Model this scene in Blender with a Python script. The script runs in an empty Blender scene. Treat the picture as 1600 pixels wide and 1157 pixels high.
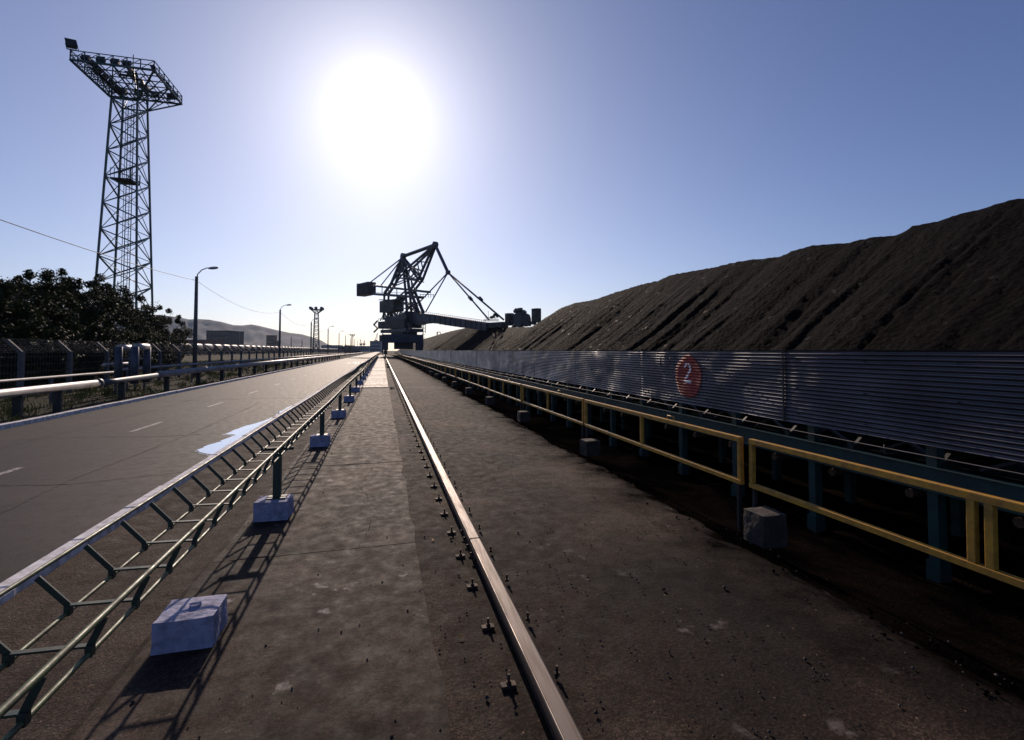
import bpy, math, random
from mathutils import Vector, Matrix, noise
R = math.radians
sc = bpy.context.scene
col = sc.collection
rnd = random.Random(7)
EYE = 1.9
TH = R(14.8); CT, ST = math.cos(TH), math.sin(TH)
F = 765.0
PH = R(2.0); Y0 = 548-F*math.tan(PH)          # slight upward pitch; image row of the optical axis

# ------------------------------------------------------------------ camera / light / sky
cam_d = bpy.data.cameras.new("camera"); cam = bpy.data.objects.new("camera", cam_d); col.objects.link(cam)
cam.location = (0, 0, EYE); cam.rotation_euler = (R(92), 0, -TH)
cam_d.sensor_width = 36; cam_d.lens = F/1600*36; cam_d.shift_y = -(578.5-Y0)/1600
cam_d.clip_start = .05; cam_d.clip_end = 20000
sc.camera = cam
SUN_EL, SUN_AZ = R(25.9), R(-0.8)
sd = bpy.data.lights.new("sun", 'SUN'); sun = bpy.data.objects.new("sun", sd); col.objects.link(sun)
sd.energy = 3.6; sd.angle = R(.55); sd.color = (1, .81, .66)
sun.rotation_euler = (-(math.pi/2-SUN_EL), 0, -SUN_AZ)
SUNDIR = (math.sin(SUN_AZ)*math.cos(SUN_EL), math.cos(SUN_AZ)*math.cos(SUN_EL), math.sin(SUN_EL))

w = bpy.data.worlds.new("World"); sc.world = w; w.use_nodes = True
nt = w.node_tree; nt.nodes.clear(); N = nt.nodes.new; LK = nt.links.new
def math_n(op, a, b=None, c=None, clamp=False):
    n = N('ShaderNodeMath'); n.operation = op; n.use_clamp = clamp
    for i, v in enumerate((a, b, c)):
        if v is None: continue
        if isinstance(v, (int, float)): n.inputs[i].default_value = v
        else: LK(v, n.inputs[i])
    return n.outputs[0]
sky = N('ShaderNodeTexSky'); sky.sky_type = 'NISHITA'; sky.sun_disc = False
sky.sun_elevation = SUN_EL; sky.sun_rotation = SUN_AZ
sky.air_density = 1.0; sky.dust_density = .3; sky.ozone_density = 3.0; sky.altitude = 0
tc = N('ShaderNodeTexCoord'); dot = N('ShaderNodeVectorMath'); dot.operation = 'DOT_PRODUCT'
nrm = N('ShaderNodeVectorMath'); nrm.operation = 'NORMALIZE'
LK(tc.outputs['Generated'], nrm.inputs[0]); LK(nrm.outputs[0], dot.inputs[0]); dot.inputs[1].default_value = SUNDIR
ang = math_n('ARCCOSINE', math_n('MINIMUM', dot.outputs['Value'], 0.99999))          # radians from the sun
def gl(amp, sig, p=1.0):
    x = math_n('DIVIDE', ang, sig)
    if p != 1.0: x = math_n('POWER', x, p)
    return math_n('MULTIPLY', math_n('EXPONENT', math_n('MULTIPLY', x, -1.0)), amp)
aure = math_n('ADD', math_n('ADD', gl(40.0, .022, 1.2), gl(14.0, .100, 1.0)), gl(2.6, .28, 1.3))
addc = N('ShaderNodeVectorMath'); addc.operation = 'SCALE'; addc.inputs[0].default_value = (1.0, .95, .78); LK(aure, addc.inputs['Scale'])
# thin low-level haze near the horizon, seen all round
sep = N('ShaderNodeSeparateXYZ'); LK(nrm.outputs[0], sep.inputs[0])
hz = math_n('MULTIPLY', math_n('EXPONENT', math_n('MULTIPLY', math_n('ABSOLUTE', sep.outputs[2]), -3.6)), 1.0)
hz = math_n('MULTIPLY', hz, math_n('ADD', gl(9.5, .62, 2), .25))
hzc = N('ShaderNodeVectorMath'); hzc.operation = 'SCALE'; hzc.inputs[0].default_value = (1.0, .87, .48); LK(hz, hzc.inputs['Scale'])
skt = N('ShaderNodeVectorMath'); skt.operation = 'MULTIPLY'; LK(sky.outputs[0], skt.inputs[0]); skt.inputs[1].default_value = (1.0, 1.0, 1.34)
a1 = N('ShaderNodeVectorMath'); a1.operation = 'ADD'; LK(skt.outputs[0], a1.inputs[0])
s2 = N('ShaderNodeVectorMath'); s2.operation = 'ADD'; LK(addc.outputs[0], s2.inputs[0]); LK(hzc.outputs[0], s2.inputs[1])
s3 = N('ShaderNodeVectorMath'); s3.operation = 'SCALE'; LK(s2.outputs[0], s3.inputs[0]); s3.inputs['Scale'].default_value = 1.0
LK(s3.outputs[0], a1.inputs[1])
bg = N('ShaderNodeBackground'); bg.inputs[1].default_value = .057; LK(a1.outputs[0], bg.inputs[0])
wo = N('ShaderNodeOutputWorld'); LK(bg.outputs[0], wo.inputs[0])
sc.view_settings.view_transform = 'Standard'; sc.view_settings.look = 'None'
sc.view_settings.exposure = 0.12; sc.view_settings.gamma = 1
sc.render.engine = 'CYCLES'
sc.cycles.use_denoising = True
sc.cycles.max_bounces = 6; sc.cycles.diffuse_bounces = 2; sc.cycles.glossy_bounces = 3; sc.cycles.volume_bounces = 1
sc.cycles.transparent_max_bounces = 8; sc.cycles.sample_clamp_indirect = 6

# ------------------------------------------------------------------ projection helpers (photo pixel -> place)
def level(px, py):                    # where a photo pixel would lie with the camera held level
    v = (Y0-py)/F; den = math.cos(PH)-v*math.sin(PH)
    return 800+(px-800)/den, 548-F*(v*math.cos(PH)+math.sin(PH))/den
def ld(px): return (px-800)/F
def at_X(px, X):                      # ground-plan point on the line X=const seen at image column px
    k = ld(px)*CT+ST; d = X/k
    return d, d*CT-ld(px)*d*ST        # depth, Y
def at_d(px, d, py=None):
    if py is not None: px, py = level(px, py)
    l = ld(px)*d
    x = l*CT+d*ST; y = d*CT-l*ST
    return (x, y, EYE+(548-py)/F*d) if py is not None else (x, y)
def at_ground(px, py, z=0.0):
    px, py = level(px, py)
    d = F*(EYE-z)/(py-548); l = ld(px)*d; return (l*CT+d*ST, d*CT-l*ST, z)

# ------------------------------------------------------------------ materials
def newmat(name):
    m = bpy.data.materials.new(name); m.use_nodes = True
    return m, m.node_tree, m.node_tree.nodes['Principled BSDF']
def ramp(nt, src, stops):
    r = nt.nodes.new('ShaderNodeValToRGB'); e = r.color_ramp.elements
    e[0].position, e[0].color = stops[0][0], (*stops[0][1], 1); e[1].position, e[1].color = stops[-1][0], (*stops[-1][1], 1)
    for p, c in stops[1:-1]:
        q = e.new(p); q.color = (*c, 1)
    nt.links.new(src, r.inputs[0]); return r.outputs[0]
def g(v): return (v, v, v)
def nz(nt, vec, scale, detail=5, rough=.6, dist=0.0):
    n = nt.nodes.new('ShaderNodeTexNoise'); n.inputs['Scale'].default_value = scale
    n.inputs['Detail'].default_value = detail; n.inputs['Roughness'].default_value = rough; n.inputs['Distortion'].default_value = dist
    nt.links.new(vec, n.inputs['Vector']); return n.outputs['Fac']
def mix(nt, fac, a, b, mode='MIX'):
    n = nt.nodes.new('ShaderNodeMix'); n.data_type = 'RGBA'; n.blend_type = mode
    if isinstance(fac, (int, float)): n.inputs['Factor'].default_value = fac
    else: nt.links.new(fac, n.inputs['Factor'])
    for k, v in ((6, a), (7, b)):
        if isinstance(v, tuple): n.inputs[k].default_value = (*v, 1) if len(v) == 3 else v
        else: nt.links.new(v, n.inputs[k])
    return n.outputs[2]
def vecs(nt, world=False, stretch=None):
    if world: v = nt.nodes.new('ShaderNodeNewGeometry').outputs['Position']
    else:
        t = nt.nodes.new('ShaderNodeTexCoord').outputs['Object']
        oi = nt.nodes.new('ShaderNodeObjectInfo')
        a = nt.nodes.new('ShaderNodeVectorMath'); a.operation = 'MULTIPLY_ADD'
        nt.links.new(oi.outputs['Random'], a.inputs[0]); a.inputs[1].default_value = (37, 53, 71); nt.links.new(t, a.inputs[2]); v = a.outputs[0]
    if stretch:
        m = nt.nodes.new('ShaderNodeMapping'); m.inputs['Scale'].default_value = stretch; nt.links.new(v, m.inputs[0]); v = m.outputs[0]
    return v
def bump(nt, b, h, strength=.5, dist=.01):
    n = nt.nodes.new('ShaderNodeBump'); n.inputs['Strength'].default_value = strength; n.inputs['Distance'].default_value = dist
    nt.links.new(h, n.inputs['Height']); nt.links.new(n.outputs[0], b.inputs['Normal'])
def simple(name, c, rough=.6, metal=0.0, c2=None, scale=6.0, rr=.15, bm=0.0, bs=30.0, bd=.004, lo=.35, hi=.65, world=False, stretch=None):
    m, t, b = newmat(name); v = vecs(t, world, stretch)
    b.inputs['Metallic'].default_value = metal
    n = nz(t, v, scale, 7, .65)
    t.links.new(ramp(t, n, [(lo, c), (hi, c2 or tuple(x*.7 for x in c))]), b.inputs['Base Color'])
    t.links.new(ramp(t, n, [(.3, g(max(0.02, rough-rr))), (.7, g(min(1, rough+rr)))]), b.inputs['Roughness'])
    if bm: bump(t, b, nz(t, v, bs, 4, .6), bm, bd)
    return m

def pavement_mat(name, base, dark, light, rough=.72, speck=.5, agg=110, patch=.35, bstr=.6, streak=(1, .12, 1), bdist=.006, spec=.5, blotch=0, grain=.8, dust_shade=False):
    m, t, b = newmat(name); v = vecs(t, True)
    big = nz(t, v, patch, 6, .62, .4)
    vs = vecs(t, True, streak); st = nz(t, vs, 1.6, 6, .65)
    fine = nz(t, v, agg, 3, .7)
    mid = nz(t, v, 6, 6, .7)
    c = ramp(t, big, [(.34, dark), (.5, base), (.64, light)])
    c = mix(t, .55, c, ramp(t, st, [(.3, g(.45)), (.7, g(1.0))]), 'MULTIPLY')
    c = mix(t, .6, c, ramp(t, mid, [(.3, g(.55)), (.68, g(1.0))]), 'MULTIPLY')
    c = mix(t, .85, c, ramp(t, fine, [(.35, g(.35)), (.62, g(1.0))]), 'MULTIPLY')
    vg = t.nodes.new('ShaderNodeTexVoronoi'); vg.inputs['Scale'].default_value = 120; t.links.new(v, vg.inputs['Vector'])
    sg = t.nodes.new('ShaderNodeSeparateColor'); t.links.new(vg.outputs['Color'], sg.inputs[0])
    c = mix(t, grain, c, ramp(t, sg.outputs[0], [(.0, g(.25)), (.6, g(.9)), (1.0, g(2.2))]), 'MULTIPLY')
    vo = t.nodes.new('ShaderNodeTexVoronoi'); vo.inputs['Scale'].default_value = 20; t.links.new(v, vo.inputs['Vector'])
    sp = ramp(t, vo.outputs['Distance'], [(.10, g(1)), (.16, g(0))])
    wn = t.nodes.new('ShaderNodeSeparateColor'); t.links.new(vo.outputs['Color'], wn.inputs[0])
    pick = ramp(t, wn.outputs[0], [(.90, g(0)), (.93, g(1))])
    msk = mix(t, 1.0, sp, pick, 'MULTIPLY')
    c = mix(t, mix(t, 1.0, msk, g(speck), 'MULTIPLY'), c, tuple(min(.5, x*4.5) for x in base))
    t.links.new(c, b.inputs['Base Color'])
    t.links.new(ramp(t, mid, [(.3, g(rough-.12)), (.7, g(rough+.12))]), b.inputs['Roughness'])
    b.inputs['Specular IOR Level'].default_value = spec
    hm = t.nodes.new('ShaderNodeMath'); hm.operation = 'MULTIPLY_ADD'; t.links.new(fine, hm.inputs[0]); hm.inputs[1].default_value = .6; t.links.new(mid, hm.inputs[2])
    bump(t, b, hm.outputs[0], bstr, bdist)
    if dust_shade:                                # coal stain plus painted shade edge, darker towards the conveyor
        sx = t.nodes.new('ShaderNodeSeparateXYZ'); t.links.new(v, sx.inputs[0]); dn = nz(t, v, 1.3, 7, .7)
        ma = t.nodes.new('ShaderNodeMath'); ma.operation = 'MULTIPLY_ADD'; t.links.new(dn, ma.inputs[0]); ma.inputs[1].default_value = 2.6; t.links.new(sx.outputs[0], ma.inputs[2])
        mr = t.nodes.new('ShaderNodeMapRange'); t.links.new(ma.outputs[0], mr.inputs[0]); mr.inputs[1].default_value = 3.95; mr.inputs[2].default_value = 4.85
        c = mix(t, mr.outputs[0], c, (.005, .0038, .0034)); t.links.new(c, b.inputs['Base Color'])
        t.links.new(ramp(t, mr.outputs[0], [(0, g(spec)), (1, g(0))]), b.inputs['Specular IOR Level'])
    if blotch:
        n = nz(t, v, 3.2, 5, .62, .2); n2 = nz(t, v, .9, 2, .5)
        k = mix(t, 1.0, ramp(t, n, [(.63, g(0)), (.70, g(blotch))]), ramp(t, n2, [(.42, g(0)), (.55, g(1))]), 'MULTIPLY')
        cc = mix(t, k, c, (.40, .35, .32)); t.links.new(cc, b.inputs['Base Color'])
    return m

MT = {}
MT['road'] = pavement_mat('road_asphalt', (.022, .0145, .0115), (.011, .0075, .006), (.048, .033, .026), .70, .5, 40, .4, .6, (1, .05, 1), .004, .20, .12)
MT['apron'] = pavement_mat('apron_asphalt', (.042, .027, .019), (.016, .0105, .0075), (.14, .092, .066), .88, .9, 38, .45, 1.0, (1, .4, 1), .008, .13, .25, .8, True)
MT['slab'] = pavement_mat('walkway_concrete', (.046, .029, .0205), (.016, .0105, .0078), (.110, .072, .053), .8, .3, 38, .9, .9, (.6, 2.2, 1), .005, .13, .9, .6)
MT['tiles'] = pavement_mat('pale_paving', (.24, .185, .155), (.12, .09, .075), (.34, .27, .23), .7, .2, 40, .8, .5, (.5, 3, 1), .004, .4)
MT['soil'] = pavement_mat('bare_soil', (.070, .043, .028), (.036, .023, .016), (.105, .068, .046), .9, .5, 60, .6, 1.0, (2, .3, 1), .015, .2)
MT['coaldust_shade'] = pavement_mat('coal_dust_and_shade', (.004, .0032, .003), (.002, .002, .002), (.014, .010, .008), .98, .08, 50, .8, 1.0, (1, .6, 1), .02, .0)  # coal-black soil, darkened further to hold the shade beside the conveyor
MT['verge'] = pavement_mat('verge_earth', (.04, .036, .022), (.025, .022, .014), (.07, .058, .035), .95, .2, 30, .4, 1.0, (1, .3, 1), .02, .1)
MT['field'] = pavement_mat('dry_field', (.11, .09, .045), (.06, .06, .03), (.17, .135, .07), .95, .1, 8, .05, .6, (1, .3, 1), .05, .1)
MT['coal'] = None
def coal_mat():
    m, t, b = newmat('loose_coal'); v = vecs(t, True)
    vs = vecs(t, True, (.35, 1.3, .35)); st = nz(t, vs, .8, 7, .65, .3)
    fine = nz(t, v, 9, 8, .75)
    c = ramp(t, st, [(.3, (.002, .0014, .0014)), (.5, (.0046, .0031, .0031)), (.72, (.013, .0088, .0085))])
    c = mix(t, .9, c, ramp(t, fine, [(.38, g(.25)), (.62, g(1.3))]), 'MULTIPLY')
    vs2 = vecs(t, True, (.3, 1.6, .3)); st2 = nz(t, vs2, 3.2, 6, .7, .4)
    c = mix(t, .7, c, ramp(t, st2, [(.36, g(.35)), (.64, g(1.25))]), 'MULTIPLY')
    v3 = t.nodes.new('ShaderNodeTexVoronoi'); v3.inputs['Scale'].default_value = 9; t.links.new(v, v3.inputs['Vector'])
    s3_ = t.nodes.new('ShaderNodeSeparateColor'); t.links.new(v3.outputs['Color'], s3_.inputs[0])
    c = mix(t, .9, c, ramp(t, s3_.outputs[0], [(.0, g(.35)), (.75, g(1.0)), (.97, g(1.4))]), 'MULTIPLY')
    t.links.new(c, b.inputs['Base Color'])
    vo = t.nodes.new('ShaderNodeTexVoronoi'); vo.inputs['Scale'].default_value = 5.5; t.links.new(v, vo.inputs['Vector'])
    sc_ = t.nodes.new('ShaderNodeSeparateColor'); t.links.new(vo.outputs['Color'], sc_.inputs[0])
    t.links.new(ramp(t, sc_.outputs[1], [(.0, g(.9)), (.985, g(.85)), (.995, g(.5))]), b.inputs['Roughness'])
    b.inputs['Specular IOR Level'].default_value = .04
    hh = t.nodes.new('ShaderNodeMath'); hh.operation = 'MULTIPLY_ADD'; t.links.new(vo.outputs['Distance'], hh.inputs[0]); hh.inputs[1].default_value = -.8; t.links.new(fine, hh.inputs[2])
    bump(t, b, hh.outputs[0], 1.0, .10)
    return m
MT['coal'] = coal_mat()
MT['kerb'] = simple('whitewashed_kerb', (.74, .73, .74), .85, 0, (.30, .27, .25), 9, .1, .6, 40, .006, .40, .72, True)
MT['block'] = simple('whitewashed_concrete', (.32, .33, .46), .85, 0, (.11, .105, .14), 11, .1, 1.0, 26, .012, .42, .78)
MT['rawblock'] = simple('raw_concrete', (.060, .045, .037), .9, 0, (.026, .021, .018), 8, .05, 1.0, 28, .012)
MT['green'] = simple('green_painted_steel', (.105, .135, .050), .52, .0, (.045, .050, .022), 14, .15, .4, 60, .002, .45, .62)
MT['dgreen'] = simple('dark_green_paint', (.022, .050, .034), .5, .0, (.02, .028, .02), 10, .12, .3, 50, .002)
MT['teal'] = simple('teal_painted_steel', (.016, .060, .053), .5, .0, (.014, .028, .025), 5, .15, .3, 40, .003)
MT['tower'] = simple('blue_green_mast_steel', (.035, .095, .10), .5, .1, (.03, .05, .05), 3, .1)
MT['yellow'] = simple('yellow_painted_steel', (.52, .27, .035), .45, .0, (.24, .12, .02), 9, .15, .3, 50, .002, .42, .70)
MT['railtop'] = simple('worn_rail_steel', (.135, .112, .098), .50, .75, (.060, .044, .036), 30, .10, .5, 90, .001, .3, .75, True, (1, .08, 1))
MT['rust'] = simple('rusty_steel', (.075, .045, .030), .75, .3, (.035, .024, .018), 25, .1, .6, 60, .003)
MT['wall'] = simple('galvanised_sheet', (.135, .132, .145), .40, .7, (.07, .066, .070), 1.6, .12, .25, 3.0, .01, .3, .7, False, (1, .5, 1))
MT['redpaint'] = simple('red_paint', (.42, .05, .025), .6, .0, (.26, .035, .022), 8, .1)
MT['whitepaint'] = simple('white_paint', (.85, .85, .9), .6, .0, (.75, .75, .78), 10, .1)
MT['roadpaint'] = simple('worn_road_paint', (.30, .26, .23), .7, .0, (.04, .032, .028), 14, .1, .3, 50, .003, .46, .60, True)
MT['pipe'] = simple('pipe_cladding', (.42, .40, .40), .42, .35, (.20, .18, .17), 2.5, .10, .2, 12, .004, .35, .7, True)
MT['pipe2'] = simple('grey_pipe_paint', (.075, .085, .11), .5, .2, (.04, .045, .06), 4, .1)
MT['darksteel'] = simple('dark_steel', (.03, .032, .036), .6, .2, (.02, .02, .02), 5, .1)
MT['fence'] = simple('weathered_concrete_post', (.12, .12, .125), .85, 0, (.07, .07, .075), 8, .05)
MT['wire'] = simple('galvanised_wire', (.15, .13, .12), .6, .3, (.08, .065, .055), 3, .1)
MT['pole'] = simple('lamp_pole_concrete', (.13, .12, .12), .8, 0, (.09, .08, .08), 4, .05)
MT['lamp'] = simple('lamp_housing', (.50, .50, .48), .4, .2, (.3, .3, .3), 6, .1)
MT['crane'] = simple('machine_blue_grey_paint', (.060, .065, .085), .5, .1, (.035, .032, .032), .6, .1)
MT['cranelight'] = simple('machine_light_paint', (.30, .29, .31), .5, .1, (.12, .10, .10), .8, .1)
MT['cranebox'] = simple('machine_dark_cladding', (.050, .045, .040), .6, .1, (.03, .028, .026), .8, .1)
MT['house'] = simple('olive_cladding', (.060, .055, .035), .6, .1, (.035, .032, .025), .8, .1)
MT['craneblue'] = simple('machine_blue_paint', (.022, .030, .066), .5, .1, (.015, .018, .034), .8, .1)
MT['bark'] = simple('bark', (.055, .042, .032), .95, 0, (.03, .024, .018), 10, .03, 1, 20, .02)
MT['hill'] = simple('forested_hill', (.014, .022, .034), .95, 0, (.024, .032, .042), .004, .02, 0, 1, 1, .35, .65, True)
MT['bldg'] = simple('soot_dark_render', (.07, .06, .055), .85, 0, (.045, .04, .038), .3, .05)
MT['bldg2'] = simple('ochre_render', (.22, .14, .09), .85, 0, (.15, .10, .07), .3, .05)
MT['redroof'] = simple('red_oxide_roof', (.16, .06, .045), .8, 0, (.10, .045, .035), .3, .05)
MT['ship'] = simple('pale_blue_grey_cladding', (.20, .23, .28), .7, 0, (.12, .14, .18), .2, .05)
MT['tank'] = simple('grimy_tank_paint', (.17, .13, .12), .50, .1, (.075, .062, .065), .5, .12)
MT['glass'] = simple('dark_window_glass', (.015, .018, .022), .12, 0, (.02, .022, .028), 1, .03)
MT['belt'] = simple('black_rubber_belt', (.012, .012, .013), .8, 0, (.02, .018, .016), 3, .05)
def leaf_mat(name, a, b_, c_):
    m, t, b = newmat(name); v = vecs(t, True)
    n = nz(t, v, .9, 4, .6); n2 = nz(t, v, 9, 3, .6)
    c = mix(t, .5, ramp(t, n, [(.35, a), (.65, b_)]), ramp(t, n2, [(.35, a), (.7, c_)]))
    t.links.new(c, b.inputs['Base Color']); b.inputs['Roughness'].default_value = .7; b.inputs['Specular IOR Level'].default_value = .2
    tr = t.nodes.new('ShaderNodeBsdfTranslucent'); t.links.new(c, tr.inputs[0])
    mx = t.nodes.new('ShaderNodeMixShader'); mx.inputs[0].default_value = .12
    t.links.new(b.outputs[0], mx.inputs[1]); t.links.new(tr.outputs[0], mx.inputs[2])
    t.links.new(mx.outputs[0], t.nodes['Material Output'].inputs[0]); return m
MT['leaf'] = leaf_mat('leaves', (.012, .022, .007), (.028, .042, .012), (.055, .05, .016))
MT['grass'] = leaf_mat('grass_blades', (.030, .048, .012), (.085, .085, .028), (.10, .11, .035))
def puddle_mat():
    m, t, b = newmat('puddle_water'); v = vecs(t, True)
    b.inputs['Base Color'].default_value = (.80, .80, .82, 1); b.inputs['Metallic'].default_value = .6; b.inputs['Roughness'].default_value = .12
    b.inputs['IOR'].default_value = 2.2; b.inputs['Specular IOR Level'].default_value = .6
    b.inputs['Coat Weight'].default_value = 1.0; b.inputs['Coat Roughness'].default_value = .03
    bump(t, b, nz(t, v, 5, 3, .5), .08, .004); return m
MT['water'] = puddle_mat()
MT['damp'] = pavement_mat('damp_asphalt', (.016, .011, .009), (.010, .007, .006), (.028, .02, .016), .42, .2, 45, .3, .4, (1, .05, 1), .003, .5)
MT['crack'] = simple('crack_filled_with_dirt', (.006, .005, .004), .95, 0, (.012, .009, .007), 8, .02)

# ------------------------------------------------------------------ mesh builder
class MB:
    def __init__(s): s.v = []; s.f = []; s.sm = []
    def add(s, vs, fs, smooth=False):
        k = len(s.v); s.v += [tuple(v) for v in vs]; s.f += [tuple(i+k for i in f) for f in fs]; s.sm += [smooth]*len(fs); return s
    def box(s, x0, x1, y0, y1, z0, z1, M_=None):
        vs = [Vector(p) for p in ((x0,y0,z0),(x1,y0,z0),(x1,y1,z0),(x0,y1,z0),(x0,y0,z1),(x1,y0,z1),(x1,y1,z1),(x0,y1,z1))]
        if M_: vs = [M_ @ v for v in vs]
        return s.add(vs, [(3,2,1,0),(4,5,6,7),(0,1,5,4),(1,2,6,5),(2,3,7,6),(3,0,4,7)])
    def bar(s, a, b, w_, h_=None, up=(0,0,1)):                     # rectangular member a->b
        a, b = Vector(a), Vector(b); h_ = h_ or w_; d = b-a
        if d.length < 1e-6: return s
        d.normalize(); u = Vector(up)
        if abs(d.dot(u)) > .98: u = Vector((1, 0, 0))
        r = d.cross(u).normalized()*w_/2; q = r.cross(d).normalized()*h_/2
        vs = [a-r-q, a+r-q, a+r+q, a-r+q, b-r-q, b+r-q, b+r+q, b-r+q]
        return s.add(vs, [(3,2,1,0),(4,5,6,7),(0,1,5,4),(1,2,6,5),(2,3,7,6),(3,0,4,7)])
    def tube(s, pts, r, n=8, cap=True, smooth=True):
        pts = [Vector(p) for p in pts]; m = len(pts); rs = r if isinstance(r, (list, tuple)) else [r]*m
        vs = []; pu = None
        for i, p in enumerate(pts):
            d = (pts[min(i+1, m-1)]-pts[max(i-1, 0)]).normalized()
            if pu is None: pu = Vector((0, 0, 1)) if abs(d.z) < .9 else Vector((1, 0, 0))
            x = d.cross(pu).normalized(); y = x.cross(d).normalized(); pu = y
            for k in range(n):
                a = 2*math.pi*k/n; vs.append(p+(x*math.cos(a)+y*math.sin(a))*rs[i])
        fs = [(i*n+k, i*n+(k+1) % n, (i+1)*n+(k+1) % n, (i+1)*n+k) for i in range(m-1) for k in range(n)]
        s.add(vs, fs, smooth)
        if cap:
            k0 = len(s.v)-len(vs)
            s.f += [tuple(k0+k for k in range(n))[::-1], tuple(k0+(m-1)*n+k for k in range(n))]; s.sm += [False]*2
        return s
    def ell(s, c, r, nu=12, nv=8, M_=None):
        vs = []; fs = []
        for j in range(nv+1):
            t = math.pi*j/nv
            for i in range(nu):
                a = 2*math.pi*i/nu
                p = Vector((math.sin(t)*math.cos(a)*r[0], math.sin(t)*math.sin(a)*r[1], math.cos(t)*r[2]))
                if M_: p = M_ @ p
                vs.append(Vector(c)+p)
        for j in range(nv):
            for i in range(nu): fs.append((j*nu+i, (j+1)*nu+i, (j+1)*nu+(i+1) % nu, j*nu+(i+1) % nu))
        return s.add(vs, fs, True)
    def build(s, name, mat, parent=None, bevel=0.0):
        me = bpy.data.meshes.new(name); me.from_pydata(s.v, [], s.f); me.polygons.foreach_set('use_smooth', s.sm); me.update()
        me.materials.append(mat); o = bpy.data.objects.new(name, me); col.objects.link(o)
        if parent is not None: o.parent = parent
        if bevel:
            b = o.modifiers.new('bevel', 'BEVEL'); b.width = bevel; b.segments = 2; b.limit_method = 'ANGLE'
        return o
def tag(o, label=None, cat=None, group=None, kind=None):
    if label: o['label'] = label
    if cat: o['category'] = cat
    if group: o['group'] = group
    if kind: o['kind'] = kind
    return o
def empty(name, loc=(0, 0, 0), rz=0.0):
    o = bpy.data.objects.new(name, None); col.objects.link(o); o.location = loc; o.rotation_euler = (0, 0, rz); o.empty_display_size = .2; return o
def copy_tree(o, parent=None):
    c = o.copy(); col.objects.link(c); c.parent = parent
    for ch in list(o.children): copy_tree(ch, c)
    return c
def fbm(x, y, z=0., o=4): return noise.fractal(Vector((x, y, z)), 1.0, 2.0, o)

def sheet(xs, ys, zf, name, mat):
    m = MB(); n = len(xs)
    m.add([(x, y, zf(x, y)) for y in ys for x in xs], [(j*n+i, j*n+i+1, (j+1)*n+i+1, (j+1)*n+i) for j in range(len(ys)-1) for i in range(n-1)], True)
    return m.build(name, mat)
def frange(a, b, st):
    r = []; x = a
    while x < b-1e-6: r.append(x); x += st
    return r+[b]

# ================================================================== SETTING
tag(sheet([-5500, -300, -60, 60, 300, 5500], [-300, -20, 100, 600, 5500], lambda x, y: -.62, 'ground', MT['field']), kind='structure')
ROAD_L, ROAD_R = -8.80, -2.85
m = MB(); m.box(ROAD_L, ROAD_R, -12, 700, -.4, 0); tag(m.build('road', MT['road']), kind='structure')
# road centre dashes
m = MB()
for px, py in ((175, 686), (256, 658)): pass
y = 3.0
for k in range(26):
    m.add([(-5.72, y, .004), (-5.60, y, .004), (-5.60, y+1.6, .004), (-5.72, y+1.6, .004)], [(0, 1, 2, 3)]); y += 5.2
tag(m.build('road_marking', MT['roadpaint']), kind='structure')
def kerb(x0, x1, name, ln, zt):
    m = MB(); y = -12.0; r = random.Random(int(-x0*10))
    while y < 260:
        j = r.uniform(-.008, .008); e = r.uniform(-.008, .006)
        m.box(x0+j, x1+j, y+.008, y+ln-.008, -.2, zt+e); y += ln
    return tag(m.build(name, MT['kerb'], bevel=.012), kind='structure')
kerb(-2.85, -2.70, 'kerb', .98, .10)
kerb(-8.96, -8.80, 'kerb', 1.0, .12)
# soil strip under the cable tray
ys = frange(-6, 40, .25)+frange(40, 240, 4)[1:]
tag(sheet([-2.70, -2.55, -2.40, -2.2, -2.0, -1.8, -1.6, -1.44], ys, lambda x, y: (.035 if x < -2.42 else .0)-.05*max(0, 1-abs(x+2.0)/.5)+.022*fbm(x*3, y*3)-.008, 'soil', MT['soil']), kind='structure')
# walkway of cast slabs with open joints
m = MB(); joints = [-4, -1.4, 1.1, 4.97, 8.6, 12.9, 17.0, 21.2, 25.6]
def slab(x0, x1, y0, y1, zt, jit):
    nx, ny = 8, max(2, int((y1-y0)/.4))
    vs = []
    for j in range(ny+1):
        for i in range(nx+1):
            x = x0+(x1-x0)*i/nx; y_ = y0+(y1-y0)*j/ny
            if i == 0: x += jit*fbm(y_*2.3, 3.1)
            if i == nx: x += jit*1.3*fbm(y_*2.0, 9.1)
            vs.append((x, y_, zt+.004*fbm(x*2, y_*2, 4)))
    fs = [(j*(nx+1)+i, j*(nx+1)+i+1, (j+1)*(nx+1)+i+1, (j+1)*(nx+1)+i) for j in range(ny) for i in range(nx)]
    k = len(vs); L = [j*(nx+1) for j in range(ny+1)]; Rr = [j*(nx+1)+nx for j in range(ny+1)]
    for lst, rev in ((L, 1), (Rr, 0), (list(range(nx+1)), 0), ([ny*(nx+1)+i for i in range(nx+1)], 1)):
        b0 = len(vs)
        for q in lst: vs.append((vs[q][0], vs[q][1], -.15))
        for q in range(len(lst)-1):
            f = (lst[q], b0+q, b0+q+1, lst[q+1]); fs.append(f[::-1] if rev else f)
    m.add(vs, fs)
for a, b in zip(joints[:-1], joints[1:]): slab(-1.45, .33, a+.012, b-.012, .012+rnd.uniform(-.004, .004), .035)
y = 25.75
tag(m.build('pavement', MT['slab']), kind='structure'); m = MB()
while y < 200:
    slab(-1.40, .30, y+.02, y+1.48, .055+rnd.uniform(-.012, .012), .02); y += 1.5
tag(m.build('pale_pavement', MT['tiles']), kind='structure')
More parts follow.
